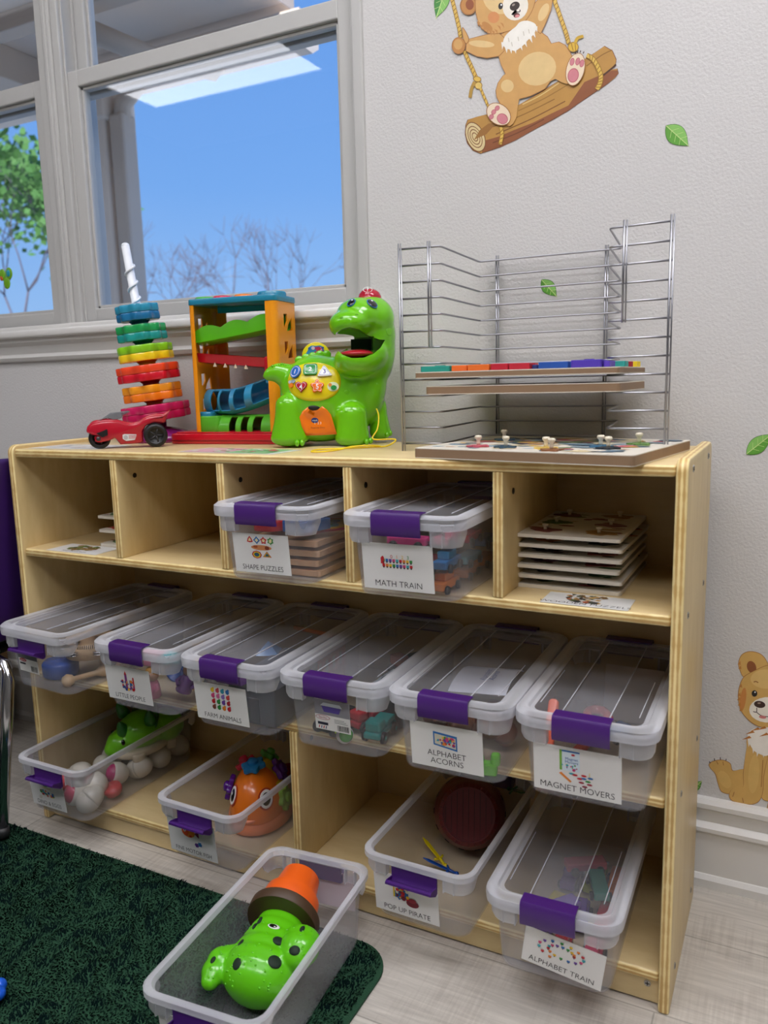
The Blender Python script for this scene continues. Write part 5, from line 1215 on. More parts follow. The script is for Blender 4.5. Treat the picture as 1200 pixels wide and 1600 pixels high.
def egg(label, x, y, z, rot, inside=None, s=1.):
    e = put('toy_egg', label, 'toy egg', bin_dino, x, y, z, rot=rot, group='toy eggs around the triceratops'); k = 11
    prof = lambda z0, z1: [(max(1e-6, .0225 * s * cos(a) * (1 - .10 * sin(a))), .029 * s * sin(a)) for a in (R(z0 + (z1 - z0) * j / k) for j in range(k + 1))]
    if inside is None:
        b = B(); b.lathe(prof(-90, 0), EGGW, 24); b.obj('lower_shell', e); b = B(); b.lathe(prof(0, 90), EGGW, 24); b.obj('upper_shell', e)
    else:
        b = B(); b.lathe(prof(-90, 12) + [(.0195 * s, .006 * s), (.018 * s, 0)], EGGW, 26); b.obj('half_shell', e)
        b = B(); b.lathe([(.0185 * s, -.002), (.0185 * s, .004), (.0165 * s, .010 * s), (.010 * s, .0155 * s), (1e-6, .0175 * s)], plastic(inside), 24); b.obj('coloured_core', e)
        e['label'] = label
    return e
for a in (('whole white egg behind the triceratops at the back of the bin', .046, .135, .028, (.4, 1.4, .2)), ('white egg against the bin side below the triceratops', .047, .078, .026, (1.3, .2, .9)),
          ('whole white egg in the middle of the bin side', .044, .022, .029, (.3, 1.2, .5)), ('open egg with a magenta core', .024, -.028, .034, (R(70), 0, R(-28)), 'B01C68'), ('white egg under the chin of the triceratops', -.030, -.006, .030, (.9, .5, .1)),
          ('open egg with a pink core leaning to the front', .018, -.076, .036, (R(60), R(-30), R(-70)), 'D8788A'), ('open egg with a rose core by the label card', .012, -.122, .034, (R(40), R(-60), R(20)), 'C8506A'),
          ('open white egg half lying in front, turned up', .046, -.112, .026, (R(-50), R(30), 0), None), ('open egg with a coral core by the latch', -.030, -.100, .040, (R(75), 0, R(20)), 'E05058'), ('white egg at the left bin wall', -.048, -.052, .030, (.2, 1.0, .4)), ('white egg at the front left corner of the bin', -.046, -.128, .027, (1.1, .1, .4)), ('white egg at the left wall behind the others', -.052, .040, .028, (1.5, 0, .3))):
    egg(*a)
t = put('egg_half', 'coral red empty egg half lying on the bin floor at the right wall', 'toy egg', bin_dino, .048, -.058, .020, rot=(R(200), 0, 0)); b = B(); b.lathe([(.017, -.006), (.0185, 0), (.017, .008), (.010, .014), (1e-6, .016)], plastic('D8404A'), 24); b.obj('shell', t)

# ---- boards in the shape puzzle bin
def stacked_board(label, z, cols, dx=0., big=True):
    t = put('shape_board', label, 'wooden puzzle', bin_shape, dx, .012, z, 0, group='shape boards in the shape puzzle bin'); b = B(); b.prism([(x, y) for x, y, _ in rrect(.064, .118, .006, 0)], 0, .0095, wood_, bev=.0006); b.obj('board', t)
    for j, c in enumerate(cols):
        b = B(); r = .052 - .011 * j; b.prism([((r + .006 * cos(5 * a)) * cos(a), (r * 1.55 + .006 * cos(5 * a)) * sin(a)) for a in (2 * pi * i / 48 for i in range(48))], .0096, .0112 + .0012 * j, pm(c, rough=.5)); b.obj('shape_layer', t)
wood_ = wood_face('shape_board_wood', 'C99A70', 'DDB48A', (3, 14, 14))
for i, c in enumerate((['2A2A60'], ['3A2A50'], ['8A3A2A'], ['B0224A', 'E0B030', '2F7F8A', '2E7F4A'])): stacked_board(('lowest', 'second', 'third', 'top')[i] + ' wooden shape board in the SHAPE PUZZLES bin', .003 + i * .0155, c, .002 * (-1) ** i)
t = put('shape_piece', 'red round-ended puzzle piece on the shape boards', 'puzzle piece', bin_shape, -.030, -.080, .072, 8); b = B(); b.prism([(x, y) for x, y, _ in rrect(.026, .040, .02, 0)], 0, .016, plastic('C0202C'), bev=.001); b.obj('block', t); b = B(); b.lathe([(.004, 0), (.0035, .005), (.006, .009), (1e-6, .011)], KNOB, 12, Matrix.Translation((0, -.02, .016))); b.obj('knob', t)
t = put('shape_piece', 'blue angular puzzle piece on the shape boards', 'puzzle piece', bin_shape, .030, -.085, .072, -14); b = B(); b.prism([(-.02, -.03), (.022, -.034), (.026, .03), (-.004, .04)], 0, .018, plastic('1E5FA8'), bev=.001); b.obj('block', t)

# ---- train cars
def train_car(label, bin_, x, y, z, rz, col, load=None, rot=None, group='cars', s=1.):
    t = put('train_car', label, 'toy train car', bin_, x, y, z, rz, rot, group); b = B(); b.box((-.030 * s, -.011 * s, .006 * s), (.030 * s, .011 * s, .018 * s), plastic(col), .002); b.obj('body', t)
    if load: b = B(); b.box((-.016 * s, -.009 * s, .018 * s), (.016 * s, .009 * s, .030 * s), plastic(load), .002); b.obj('load_block', t)
    for sx in (-1, 1):
        b = B(); b.cyl((sx * .019 * s, -.0135 * s, .0065 * s), (sx * .019 * s, .0135 * s, .0065 * s), .0018 * s, .0018 * s, SCREW, 8)
        for sy in (-1, 1): b.cyl((sx * .019 * s, sy * .0110 * s, .0065 * s), (sx * .019 * s, sy * .0150 * s, .0065 * s), .0065 * s, .0060 * s, BLK, 16)
        b.obj('wheel_pair', t)
    b = B(); b.cyl((.030 * s, 0, .010 * s), (.036 * s, 0, .010 * s), .0022 * s, .0022 * s, pm('9A9AA0', metal=1, rough=.3), 8); b.obj('coupling', t); return t
tc_ = [('orange', 'D8782A', .040, -.10, .003, 88, 'D8782A'), ('second orange', 'D07020', .042, -.015, .003, 92, None), ('orange', 'D8782A', .040, .070, .003, 90, None), ('blue', '2A6FA8', .042, -.095, .033, 90, '2E7FA8'), ('teal', '2E8FA0', .042, -.010, .022, 88, None), ('blue', '2A6FA8', .040, .075, .033, 91, None),
       ('pink', 'D05070', .040, -.085, .066, 90, None), ('red', 'B82A34', .042, -.005, .054, 90, None), ('green', '3A8A4A', .008, -.10, .003, 90, '7AB03A'), ('brown', '7A4A2A', .006, .0, .003, 88, None), ('yellow', 'D8B02A', -.035, -.08, .003, 90, '2A6FA8'), ('red', 'B82A34', -.035, .02, .003, 90, None), ('magenta', 'C83A7A', -.010, -.112, .064, 2, None)]
MT = ['at the bottom front right', 'at the bottom right middle', 'at the bottom back right', 'in the second layer front right', 'in the second layer right middle', 'in the second layer back right', 'on top front right', 'on top right middle', 'at the bottom front centre', 'at the bottom centre', 'at the bottom front left', 'at the bottom left middle', 'just behind the latch']
for (nm, c, x, y, z, rz, ld), w in zip(tc_, MT): train_car(nm + ' train car ' + w + ' of the MATH TRAIN bin', bin_math, x, y, z, rz, c, ld, None, 'train cars in the MATH TRAIN bin')
rnd = random.Random(17)
spots = []
ac = [('purple', '5F3A8A'), ('red', 'B02434'), ('pink', 'C84A6A'), ('yellow', 'C8B82A'), ('violet', '6A4AA0'), ('red', 'A82030'), ('purple', '5F3A8A'), ('lime', '9AA82A'), ('orange', 'C86A2A'), ('violet', '7050A8'), ('teal', '1E7A6A'), ('pink', 'C0405A')]
AP = [(-.030, -.105, .003, 88), (.002, -.108, .003, 92), (.044, -.100, .003, 90), (-.028, -.020, .003, 80), (.010, -.020, .003, 97), (.045, -.015, .003, 89), (-.025, .070, .003, 90), (.012, .075, .003, 85), (.044, .080, .003, 92), (-.012, -.065, .040, 50), (.030, .010, .040, 110), (.0, .055, .040, 30)]
AN = ['front left', 'front centre', 'front right', 'left middle', 'centre', 'right middle', 'back left', 'back centre', 'back right', 'on top towards the front', 'on top at the right', 'on top towards the back']
for (nm, c), (x, y, z, a), w in zip(ac, AP, AN): train_car(nm + ' train car, ' + w + ' in the ALPHABET TRAIN bin', bin_train, x, y, z, a, c, c if z < .01 else None, None, 'train cars in the ALPHABET TRAIN bin', 1.05)

# ---- wooden instruments
WN = wood_face('pale_beech', 'C8A57C', 'DCC09A', (4, 4, 14))
t = put('tambourine', 'wooden half tambourine with silver jingles in the far left bin', 'tambourine', bin_tamb, .022, -.050, .045, 0); b = B()
b.lathe([(.046, 0), (.049, 0), (.049, .030), (.046, .030), (.046, 0)], WN, 48); b.obj('hoop', t)
for k in range(7):
    a = R(-130 + 51 * k); c = Vector((.0478 * cos(a), .0478 * sin(a), .015)); b = B()
    for q in (-.003, .0015): b.lathe([(.010, q), (.0095, q + .0012), (.004, q + .0028), (.003, q + .0022)], pm('C8C8CC', rough=.15, metal=1.), 20, Matrix.Translation(c + Vector((.004 * cos(a), .004 * sin(a), 0))))
    b.obj('jingle', t)
b = B(); [b.box((-.0006, -.0005, .023), (.0006, .0008, .030), pm('2A2420'), M=Matrix.Rotation(R(-150 + 4 * i), 4, 'Z') @ Matrix.Translation((.0491, 0, 0))) for i in range(30)]; b.obj('notches', t)
t = put('maraca', 'small wooden maraca with a round knob lying on the bin floor', 'maraca', bin_tamb, .034, -.120, .014, rot=(R(90), 0, R(165))); b = B(); b.lathe([(1e-6, -.012), (.009, -.008), (.0125, 0), (.009, .009), (.005, .012), (.005, .055), (.011, .065), (.012, .078), (1e-6, .085)], WN, 22); b.obj('handle', t)
t = put('wood_block', 'wooden percussion block standing in the far left bin', 'wood block', bin_tamb, .035, .010, .003, 20); b = B(); b.box((-.022, -.05, 0), (.022, .05, .036), WN, .003); b.box((-.0222, -.04, .016), (.0222, .04, .020), pm('5A3A20')); b.obj('block', t)
t = put('toy_drum', 'blue round toy drum behind the sticker of the far left bin', 'toy drum', bin_tamb, -.030, -.085, .003, 0); b = B(); b.lathe([(1e-6, 0), (.030, 0), (.034, .004), (.034, .026), (.030, .030), (1e-6, .030)], plastic('1E4FA8'), 30); b.obj('shell', t)
t = put('castanet', 'pale wooden castanet on top of the instruments', 'castanet', bin_tamb, .010, .06, .078, rot=(.2, .1, .5)); b = B(); b.lathe([(1e-6, 0), (.022, .001), (.026, .006), (.02, .014), (1e-6, .018)], WN, 26); b.obj('shell', t)
t = put('wood_stick', 'pale wooden rhythm stick across the instruments', 'rhythm stick', bin_tamb, -.022, .03, .080, 20); b = B(); b.cyl((-.0, -.09, 0), (.0, .06, 0), .006, .006, WN, 12, bev=.001); b.obj('stick', t)

# ---- small figures
def figure(label, bin_, x, y, z, rot, body, skin, hair, s=1., group='small figures'):
    t = put('toy_figure', label, 'toy figure', bin_, x, y, z, rot=rot, group=group); b = B(); b.lathe([(.013 * s, 0), (.0145 * s, .003 * s), (.012 * s, .022 * s), (.009 * s, .030 * s), (.006 * s, .032 * s)], plastic(body), 20); b.obj('body', t)
    b = B(); b.ell((0, 0, .042 * s), (.0125 * s, .0125 * s, .0125 * s), pm(skin, rough=.45)); b.ell((-.0045 * s, -.0115 * s, .044 * s), (.0014 * s,) * 3, pm('101010')); b.ell((.0045 * s, -.0115 * s, .044 * s), (.0014 * s,) * 3, pm('101010')); o = b.obj('head', t)
    b = B(); b.ell((0, .002 * s, .0465 * s), (.0135 * s, .0125 * s, .0110 * s), pm(hair, rough=.6)); b.obj('hair', o)
    for sx in (-1, 1): b = B(); b.tube([(sx * .010 * s, 0, .026 * s), (sx * .016 * s, -.004 * s, .018 * s), (sx * .012 * s, -.011 * s, .014 * s)], .0034 * s, plastic(body), 8); b.obj('arm', t)
    return t
figure('toy figure in purple with dark hair by the right bin wall', bin_people, .046, -.095, .022, (0, R(20), R(35)), '6A2A8A', '8A5A3A', '3A2218')
figure('toy figure in orange lying on the bin floor', bin_people, .030, -.03, .016, (R(80), 0, R(40)), 'D0702A', 'D8A080', '5A3018')
figure('toy figure in pink behind the label', bin_people, -.02, -.10, .003, (0, 0, 0), 'D87A9A', 'E0B090', 'C8902A')
t = put('toy_octopus', 'teal rubbery toy creature on top in the LITTLE PEOPLE bin', 'toy creature', bin_people, .036, -.110, .080, 30); b = B(); b.ell((0, 0, .008), (.018, .016, .010), plastic('2FA0A8'))
for k in range(7): a = 2 * pi * k / 7; b.ell((.019 * cos(a), .017 * sin(a), .004), (.0085, .0065, .005), plastic('2FA0A8'), None, 12, 8)
b.obj('body', t)
t = put('toy_slide', 'yellow toy slide leaning in the LITTLE PEOPLE bin', 'toy slide', bin_people, .044, -.030, .040, rot=(R(10), R(-30), R(20))); b = B(); b.loft([[(-.016, y, z + .008), (-.013, y, z), (.013, y, z), (.016, y, z + .008), (.014, y, z + .008), (.012, y, z + .002), (-.012, y, z + .002), (-.014, y, z + .008)] for y, z in ((-.06, 0), (-.02, .006), (.02, .020), (.05, .036))], plastic('E3B51C')); b.obj('chute', t)
t = put('toy_bathtub', 'cream toy tub turned over in the LITTLE PEOPLE bin', 'toy tub', bin_people, .015, .060, .048, 10); b = B(); b.lathe([(.034, 0), (.035, .004), (.030, .022), (.018, .034), (1e-6, .038)], pm('D8D0C0', rough=.5), 30); b.obj('shell', t)
t = put('toy_wall', 'pink toy wall panel under the latch in the LITTLE PEOPLE bin', 'toy wall', bin_people, -.006, -.100, .062, rot=(0, 0, R(4))); b = B(); b.box((-.026, -.006, 0), (.026, .006, .030), plastic('D88AA0'), .002); b.obj('panel', t)
t = put('toy_tower', 'blue toy tower lying along the left of the LITTLE PEOPLE bin', 'toy tower', bin_people, -.040, .02, .022, rot=(R(90), 0, 0)); b = B(); b.lathe([(.018, -.05), (.018, .03), (.022, .032), (.022, .044), (.018, .044), (.018, .034)], plastic('2A4F9A'), 20); b.obj('shaft', t)
# ---- farm
GB = pm('5B6068', rough=.5, coat=.1)
t = put('toy_barn', 'grey toy barn filling the right side of the FARM ANIMALS bin', 'toy barn', bin_farm, .020, -.048, .003, 0); b = B(); b.box((-.046, -.075, 0), (.046, .06, .066), GB, .003); b.prism([(-.048, .064), (.048, .064), (.020, .086), (-.020, .086)], -.060, .076, GB, XZ, bev=.002); b.obj('walls', t)
b = B(); b.box((-.016, -.077, .004), (.016, -.0745, .046), pm('4A4E56', rough=.5), .001); b.obj('barn_door', t)
t = put('toy_silo', 'orange-red toy fence panel at the right wall of the FARM ANIMALS bin', 'toy fence', bin_farm, .060, .065, .003, 0); b = B()
for k in range(5): b.box((-.002, -.055 + .024 * k, 0), (.003, -.047 + .024 * k, .085), plastic('E8481E'), .001)
for z in (.02, .06): b.box((-.0025, -.055, z), (.0035, .049, z + .012), plastic('E8481E'), .001)
b.obj('panel', t)
t = put('toy_roof', 'blue pointed toy roof piece on top in the FARM ANIMALS bin', 'toy roof', bin_farm, -.015, -.02, .088, 25); b = B(); b.raw([(-.02, -.02, 0), (.02, -.02, 0), (.02, .02, 0), (-.02, .02, 0), (0, 0, .020)], [(3, 2, 1, 0), (0, 1, 4), (1, 2, 4), (2, 3, 4), (3, 0, 4)], plastic('2A7FC0'), None, False); b.obj('cone', t)
t = put('toy_block', 'violet toy block under the latch of the FARM ANIMALS bin', 'toy block', bin_farm, -.008, -.136, .074, 0); b = B(); b.box((-.026, -.008, 0), (.026, .010, .020), plastic('7A3FA0'), .002); b.obj('block', t)
t = put('toy_stick', 'orange toy rod lying across the back of the FARM ANIMALS bin', 'toy rod', bin_farm, .0, .095, .090, -20); b = B(); b.tube([(-.05, 0, 0), (.05, .02, 0)], .004, plastic('E87A2A'), 10); b.obj('rod', t)
# ---- mixed vehicles
def vehicle(label, bin_, x, y, z, rz, c1, c2, s=1., rot=None):
    t = put('toy_truck', label, 'toy truck', bin_, x, y, z, rz, rot, 'toy vehicles in the stickered bin'); b = B(); b.box((-.034 * s, -.015 * s, .009 * s), (.034 * s, .015 * s, .020 * s), plastic(c1), .003); b.obj('chassis', t); b = B(); b.box((-.030 * s, -.014 * s, .020 * s), (-.006 * s, .014 * s, .038 * s), plastic(c2), .004); b.obj('cab', t)
    b = B(); b.box((.0, -.014 * s, .020 * s), (.032 * s, .014 * s, .030 * s), plastic(c1), .002); b.obj('bed', t)
    for sx in (-1, 1):
        for sy in (-1, 1): b = B(); b.cyl((sx * .021 * s, sy * .013 * s, .010 * s), (sx * .021 * s, sy * .020 * s, .010 * s), .010 * s, .0095 * s, BLK, 20, bev=.001); b.cyl((sx * .021 * s, sy * .0195 * s, .010 * s), (sx * .021 * s, sy * .0208 * s, .010 * s), .004 * s, .003 * s, plastic(c2), 12); b.obj('wheel', t)
    return t
vehicle('lime and black toy truck at the front left of the stickered bin', bin_mix, -.036, -.088, .003, 78, '1A1A1C', 'B8D42A', 1.05); vehicle('teal toy truck at the right wall of the stickered bin', bin_mix, .042, -.085, .003, 92, '1E8F88', '1E8F88', .95); vehicle('red toy truck in the middle of the stickered bin', bin_mix, .006, -.060, .003, 70, 'B01E34', 'D02A3A', .9); vehicle('green toy truck at the back of the stickered bin', bin_mix, -.02, .06, .003, 100, '3A8A3A', 'D8B02A', 1.); vehicle('grey toy truck on top at the back of the stickered bin', bin_mix, .02, .07, .050, 60, '4A4E56', '8A3A2A', 1.)
t = put('toy_ball', 'white toy ball with a green patch at the front of the stickered bin', 'toy ball', bin_mix, .002, -.126, .017, 0); b = B(); b.ell((0, 0, 0), .0135, pm('E4E4E0', rough=.4)); b.obj('ball', t); b = B(); b.ell((.004, -.004, .002), (.0115, .0110, .0112), plastic('4FA83A')); b.obj('patch', t)
t = put('toy_pipe', 'dark grey toy pipe standing at the right of the stickered bin', 'toy pipe', bin_mix, .044, -.035, .003, 0); b = B(); b.lathe([(.012, 0), (.018, 0), (.018, .060), (.021, .062), (.021, .078), (.014, .078), (.012, .0)], pm('4A4C52', rough=.45), 24); b.obj('pipe', t)
t = put('toy_book', 'thin silver-edged toy book leaning in the stickered bin', 'toy book', bin_mix, .018, -.025, .052, rot=(R(12), R(-35), R(15))); b = B(); b.box((-.026, -.036, 0), (.026, .036, .008), pm('B8C4C8', rough=.3), .001); b.box((-.0265, -.0365, -.001), (.0265, .0365, .0003), pm('2E8F88', rough=.4)); b.obj('book', t)
M = card_frame(); b = B(); t = bin_mix
b.box((-.030, .028, 0), (.030, .078, .0004), CARD, M=M @ Matrix.Translation((-.002, 0, 0)) @ Matrix.Rotation(R(-1), 4, 'Z')); st_ = b.obj('maker_sticker', t)
b = B(); Mx = M @ Matrix.Translation((-.002, 0, .0006)) @ Matrix.Rotation(R(-1), 4, 'Z')
b.flat([(-.030, .053), (.030, .053), (.030, .078), (-.030, .078)], pm('8C8A92', rough=.5), Mx); b.flat([(-.014, .058), (.012, .058), (.016, .069), (-.018, .069)], pm('5A4A9A', rough=.4), Mx, .0001); b.flat([(-.020, .068), (.018, .068), (.014, .0735), (-.014, .0735)], pm('D8DCE8', rough=.4), Mx, .0002)
b.flat(circ(-.0165, .0485, .0125, .0040, 24), pm('B03A4A', rough=.5), Mx, .0002); b.flat(circ(-.0165, .0485, .0116, .0033, 24), pm('E8E4E4', rough=.5), Mx, .0003)
b.flat([(-.026, .036), (-.008, .036), (-.008, .0405), (-.026, .0405)], pm('1E2236', rough=.5), Mx, .0001)
for i in range(4): b.flat([(-.025 + .004 * i, .030), (-.0235 + .004 * i, .030), (-.0225 + .004 * i, .0345), (-.024 + .004 * i, .0345)], pm('2A3A7A' if i % 2 else 'B02030'), Mx, .0001)
rnd = random.Random(3); x = .008
while x < .027: w = rnd.choice((.0004, .0007, .001)); b.flat([(x, .030), (x + w, .030), (x + w, .0395), (x, .0395)], INK, Mx, .0001); x += w + rnd.choice((.0005, .0009))
for k in range(3): b.flat([(.003, .0425 + .0025 * k), (.026 - .003 * k, .0425 + .0025 * k), (.026 - .003 * k, .0432 + .0025 * k), (.003, .0432 + .0025 * k)], pm('6A6A6E'), Mx, .0001)
b.obj('print', st_); b = B(); text_builder(b, 'Sterilite', .0052, pm('A02438'), Mx @ Matrix.Translation((-.0165, .0468, .0004)), sx=.85); b.obj('lettering', st_)
# sticker of the instrument bin
b = B(); Mx = M @ Matrix.Translation((-.028, .0, 0)) @ Matrix.Rotation(R(-2), 4, 'Z'); b.box((-.027, .026, 0), (.027, .062, .0004), CARD, M=Mx); st_ = b.obj('maker_sticker', bin_tamb); Mx = Mx @ Matrix.Translation((0, 0, .0006)); b = B()
b.flat([(-.027, .052), (.027, .052), (.027, .062), (-.027, .062)], pm('5A5A60'), Mx); b.flat(circ(-.014, .049, .010, .0033, 20), pm('B03A4A'), Mx, .0002); b.flat([(-.024, .040), (-.008, .040), (-.008, .0435), (-.024, .0435)], pm('1E2236'), Mx, .0001); x = .006
while x < .024: w = rnd.choice((.0004, .0007, .001)); b.flat([(x, .029), (x + w, .029), (x + w, .040), (x, .040)], INK, Mx, .0001); x += w + rnd.choice((.0005, .0009))
b.obj('print', st_); b = B(); text_builder(b, 'Sterilite', .0044, WHITE, Mx @ Matrix.Translation((-.014, .0475, .0004)), sx=.85); b.obj('lettering', st_)
# ---- acorns, squirrel and a leaflet
AB = pm('6A3E26', rough=.45); AC = pm('8A5A3A', rough=.5)
for i, (x, y, z, rx, rz) in enumerate(((-.040, -.118, .023, 90, 10), (.004, -.112, .068, 90, -12), (-.040, -.105, .068, 90, 20), (.044, -.105, .066, 90, 0), (-.004, -.050, .024, 40, 30), (-.042, -.035, .024, 60, -30), (.044, -.040, .024, 30, 0), (.0, .03, .024, 70, 70))):
    t = put('toy_acorn', ('brown toy acorn at the bottom front left', 'brown toy acorn top front centre', 'brown toy acorn top front left', 'brown toy acorn top front right', 'brown toy acorn at the bottom centre', 'brown toy acorn at the bottom left wall', 'brown toy acorn at the bottom right wall', 'brown toy acorn at the bottom towards the back')[i] + ' of the ALPHABET ACORNS bin', 'toy acorn', bin_acorn, x, y, z, rot=(R(rx), 0, R(rz)), group='acorns in the ALPHABET ACORNS bin')
    b = B(); b.lathe([(1e-6, -.024), (.004, -.022), (.013, -.013), (.0175, 0), (.0175, .004)], AC, 22); b.obj('nut', t); b = B(); b.lathe([(.0185, .001), (.020, .004), (.018, .013), (.010, .019), (.004, .0205), (.0035, .026), (1e-6, .027)], AB, 22); b.obj('cap', t)
t = put('toy_squirrel', 'bright green toy squirrel counter in the front right corner of the acorn bin', 'toy squirrel', bin_acorn, .048, -.128, .003, 10); b = B(); LGr = plastic('6FD02A')
b.box((-.013, -.008, 0), (.013, .008, .018), LGr, .003); b.box((-.016, -.006, .010), (-.006, .006, .026), LGr, .003); b.box((.004, -.007, .014), (.017, .007, .032), LGr, .004); b.obj('body', t)
LEAF = pm('DDE0E8', rough=.6); t = put('leaflet', 'folded white instruction leaflet with blue print lying on top of the acorns', 'leaflet', bin_acorn, .006, -.010, .092, 4); b = B()
pts = [(-.06, .0), (-.04, .006), (-.01, .009), (.02, .008), (.045, .002), (.06, -.006)]; rr = [[(x, y, z) for y in (-.055, .055) for x, z in ((0, 0),)] for x, _ in pts]
b.loft([[(-.044, y, z), (.044, y, z + .004), (.044, y, z + .0046), (-.044, y, z + .0006)] for y, z in pts], LEAF, smooth=False); b.obj('sheet', t)
b = B(); text_builder(b, 'Alphabet\nAcorns', .013, pm('4A5FA8'), Matrix.Translation((.006, -.012, .0142)) @ Matrix.Rotation(R(90), 4, 'Z')); b.obj('lettering', t)
# ---- magnet toys
def wand(label, x, y, z, rot, c): 
    t = put('magnet_wand', label, 'magnet wand', bin_magnet, x, y, z, rot=rot, group='magnet wands in the MAGNET MOVERS bin'); b = B(); b.prism([(x_, y_) for x_, y_, _ in rrect(.012, .020, .010, 0)], -.006, .006, plastic(c), bev=.002, smooth=True); b.obj('head', t); b = B(); b.prism([(x_, y_) for x_, y_, _ in rrect(.007, .040, .006, 0, cy=.058)], -.005, .005, plastic(c), bev=.002, smooth=True); b.obj('handle', t)
wand('orange magnet wand standing at the left front of the magnet bin', -.058, -.128, .022, (R(62), 0, 0), 'E0603A'); wand('red-orange magnet wand lying on the magnet bin floor', -.042, -.06, .012, (0, 0, R(-10)), 'D8502E'); wand('orange magnet wand across the top of the magnet bin', -.020, -.09, .075, (R(-12), 0, R(25)), 'E06A40')
t = put('horseshoe_magnet', 'red horseshoe magnet in the magnet bin', 'magnet', bin_magnet, -.012, -.020, .070, 20); b = B(); b.tube([(-.014, -.028, 0), (-.014, 0, 0), (-.010, .011, 0), (0, .016, 0), (.010, .011, 0), (.014, 0, 0), (.014, -.028, 0)], .0065, plastic('D03030'), 12); b.obj('bow', t); b = B(); b.cyl((-.014, -.028, 0), (-.014, -.038, 0), .0067, .0067, pm('C0C0C8', metal=1, rough=.3)); b.cyl((.014, -.028, 0), (.014, -.038, 0), .0067, .0067, pm('C0C0C8', metal=1, rough=.3)); b.obj('tips', t)
t = put('magnet_car', 'dark blue magnet car beside the horseshoe magnet', 'toy car', bin_magnet, .020, -.045, .050, 60); b = B(); b.box((-.022, -.012, .004), (.022, .012, .018), plastic('2A4A7A'), .004); b.obj('body', t); b = B(); [b.cyl((sx * .013, sy * .010, .004), (sx * .013, sy * .015, .004), .006, .006, BLK) for sx in (-1, 1) for sy in (-1, 1)]; b.obj('wheels', t)
t = put('leaflet', 'pale instruction leaflet standing at the back of the MAGNET MOVERS bin', 'leaflet', bin_magnet, .014, .118, .004, rot=(R(-12), 0, 0)); b = B(); b.box((-.045, 0, 0), (.045, .0012, .088), pm('B8AFA4', rough=.6)); b.obj('sheet', t)
# blue flower toy at the picture's lower left corner
t = thing('toy_flower', 'bright blue flower-shaped toy on the rug at the left edge of the photo', 'toy flower', (.352, -.392, .012), .3); b = B(); BL_ = plastic('1E5FD8', .2)
for k in range(6): a = 2 * pi * k / 6; b.ell((.017 * cos(a), .017 * sin(a), .011), (.0105, .0105, .010), BL_, None, 16, 10)
b.obj('petals', t); b = B(); b.ell((0, 0, .014), (.011, .011, .011), BL_); b.obj('middle', t)
# ================================================================== STICKERS ON THE WALL
def wall_xz(u, v):
    """spot on the wall plane measured off the photograph"""
    d = C_FWD + C_RIGHT * ((u - 600) / 1252.8) - C_UP * ((v - 800) / 1252.8); s = (WY - CAM.y) / d.y; p = CAM + d * s; return (p.x, p.z)
def closed_curve(P, n=4):
    out = []; k = len(P)
    for i in range(k):
        p0, p1, p2, p3 = [Vector(P[(i + j) % k]) for j in (-1, 0, 1, 2)]
        for q in range(n): s = q / n; out.append(tuple(.5 * ((2 * p1) + (-p0 + p2) * s + (2 * p0 - 5 * p1 + 4 * p2 - p3) * s * s + (-p0 + 3 * p1 - 3 * p2 + p3) * s ** 3)))
    return out
class Decal:
    def __init__(s, name, label, u, v, cat='wall sticker'):
        s.c = wall_xz(u, v); s.t = thing(name, label, cat, (s.c[0], WY - .0006, s.c[1])); s.z = 0.
    def pt(s, p): x, z = wall_xz(*p); return (x - s.c[0], z - s.c[1])
    def lay(s, name, shapes, parent=None):
        b = B()
        for poly, col, sm in shapes:
            P = closed_curve(poly) if sm else poly; s.z += .000014
            m = col if not isinstance(col, str) else pm(col, rough=.45, noise=.10, nscale=60)
            b.flat([s.pt(p) for p in P], m, XZ, s.z)
        return b.obj(name, parent or s.t)
def mp(pts, ox, oy, sc): return [(ox + x / sc, oy + y / sc) for x, y in pts]
def el(cx, cy, rx, ry, rot=0, n=22): c_, s_2 = cos(R(rot)), sin(R(rot)); return [(cx + rx * cos(a) * c_ - ry * sin(a) * s_2, cy + rx * cos(a) * s_2 + ry * sin(a) * c_) for a in (2 * pi * i / n for i in range(n))]
def grow(poly, k):
    cx = sum(p[0] for p in poly) / len(poly); cy = sum(p[1] for p in poly) / len(poly); return [(cx + (x - cx) * (1 + k / max(6, math.hypot(x - cx, y - cy))), cy + (y - cy) * (1 + k / max(6, math.hypot(x - cx, y - cy)))) for x, y in poly]
def band(path, w, n=5):
    P = smooth_path([(x, y, 0) for x, y in path], n); L_, R_ = [], []
    for i, p in enumerate(P):
        d = (P[min(i + 1, len(P) - 1)] - P[max(i - 1, 0)]).normalized(); q = Vector((-d.y, d.x, 0)) * w; L_.append((p.x + q.x, p.y + q.y)); R_.append((p.x - q.x, p.y - q.y))
    return L_ + R_[::-1]
def rope(path, w=3.2):
    out = [(band(path, w), '9A6F1E', False), (band(path, w * .72), 'D9B450', False)]; P = smooth_path([(x, y, 0) for x, y in path], 5); acc = 0
    for i in range(1, len(P)):
        acc += (P[i] - P[i - 1]).length
        if acc > 4.2:
            acc = 0; d = (P[i] - P[i - 1]).normalized(); a = P[i] - Vector((-d.y, d.x, 0)) * w * .7 - d * 1.6; c = P[i] + Vector((-d.y, d.x, 0)) * w * .7 + d * 1.6; out.append((band([(a.x, a.y), (c.x, c.y)], .55, 1), '8A5E18', False))
    return out
FUR, FURD, FURL, OUTL = 'CE9E5C', 'BD8342', 'DDBE84', 'A0682F'
A_ = lambda pts: mp(pts, 660, 0, 7.5); B_ = lambda pts: mp(pts, 780, 0, 6.); C2 = lambda pts: mp(pts, 700, 120, 6.); D_2 = lambda pts: mp(pts, 1090, 1010, 5.926)
T = Decal('bear_sticker', 'wall sticker of a brown bear cub on a log swing, high on the wall', 830, 120)
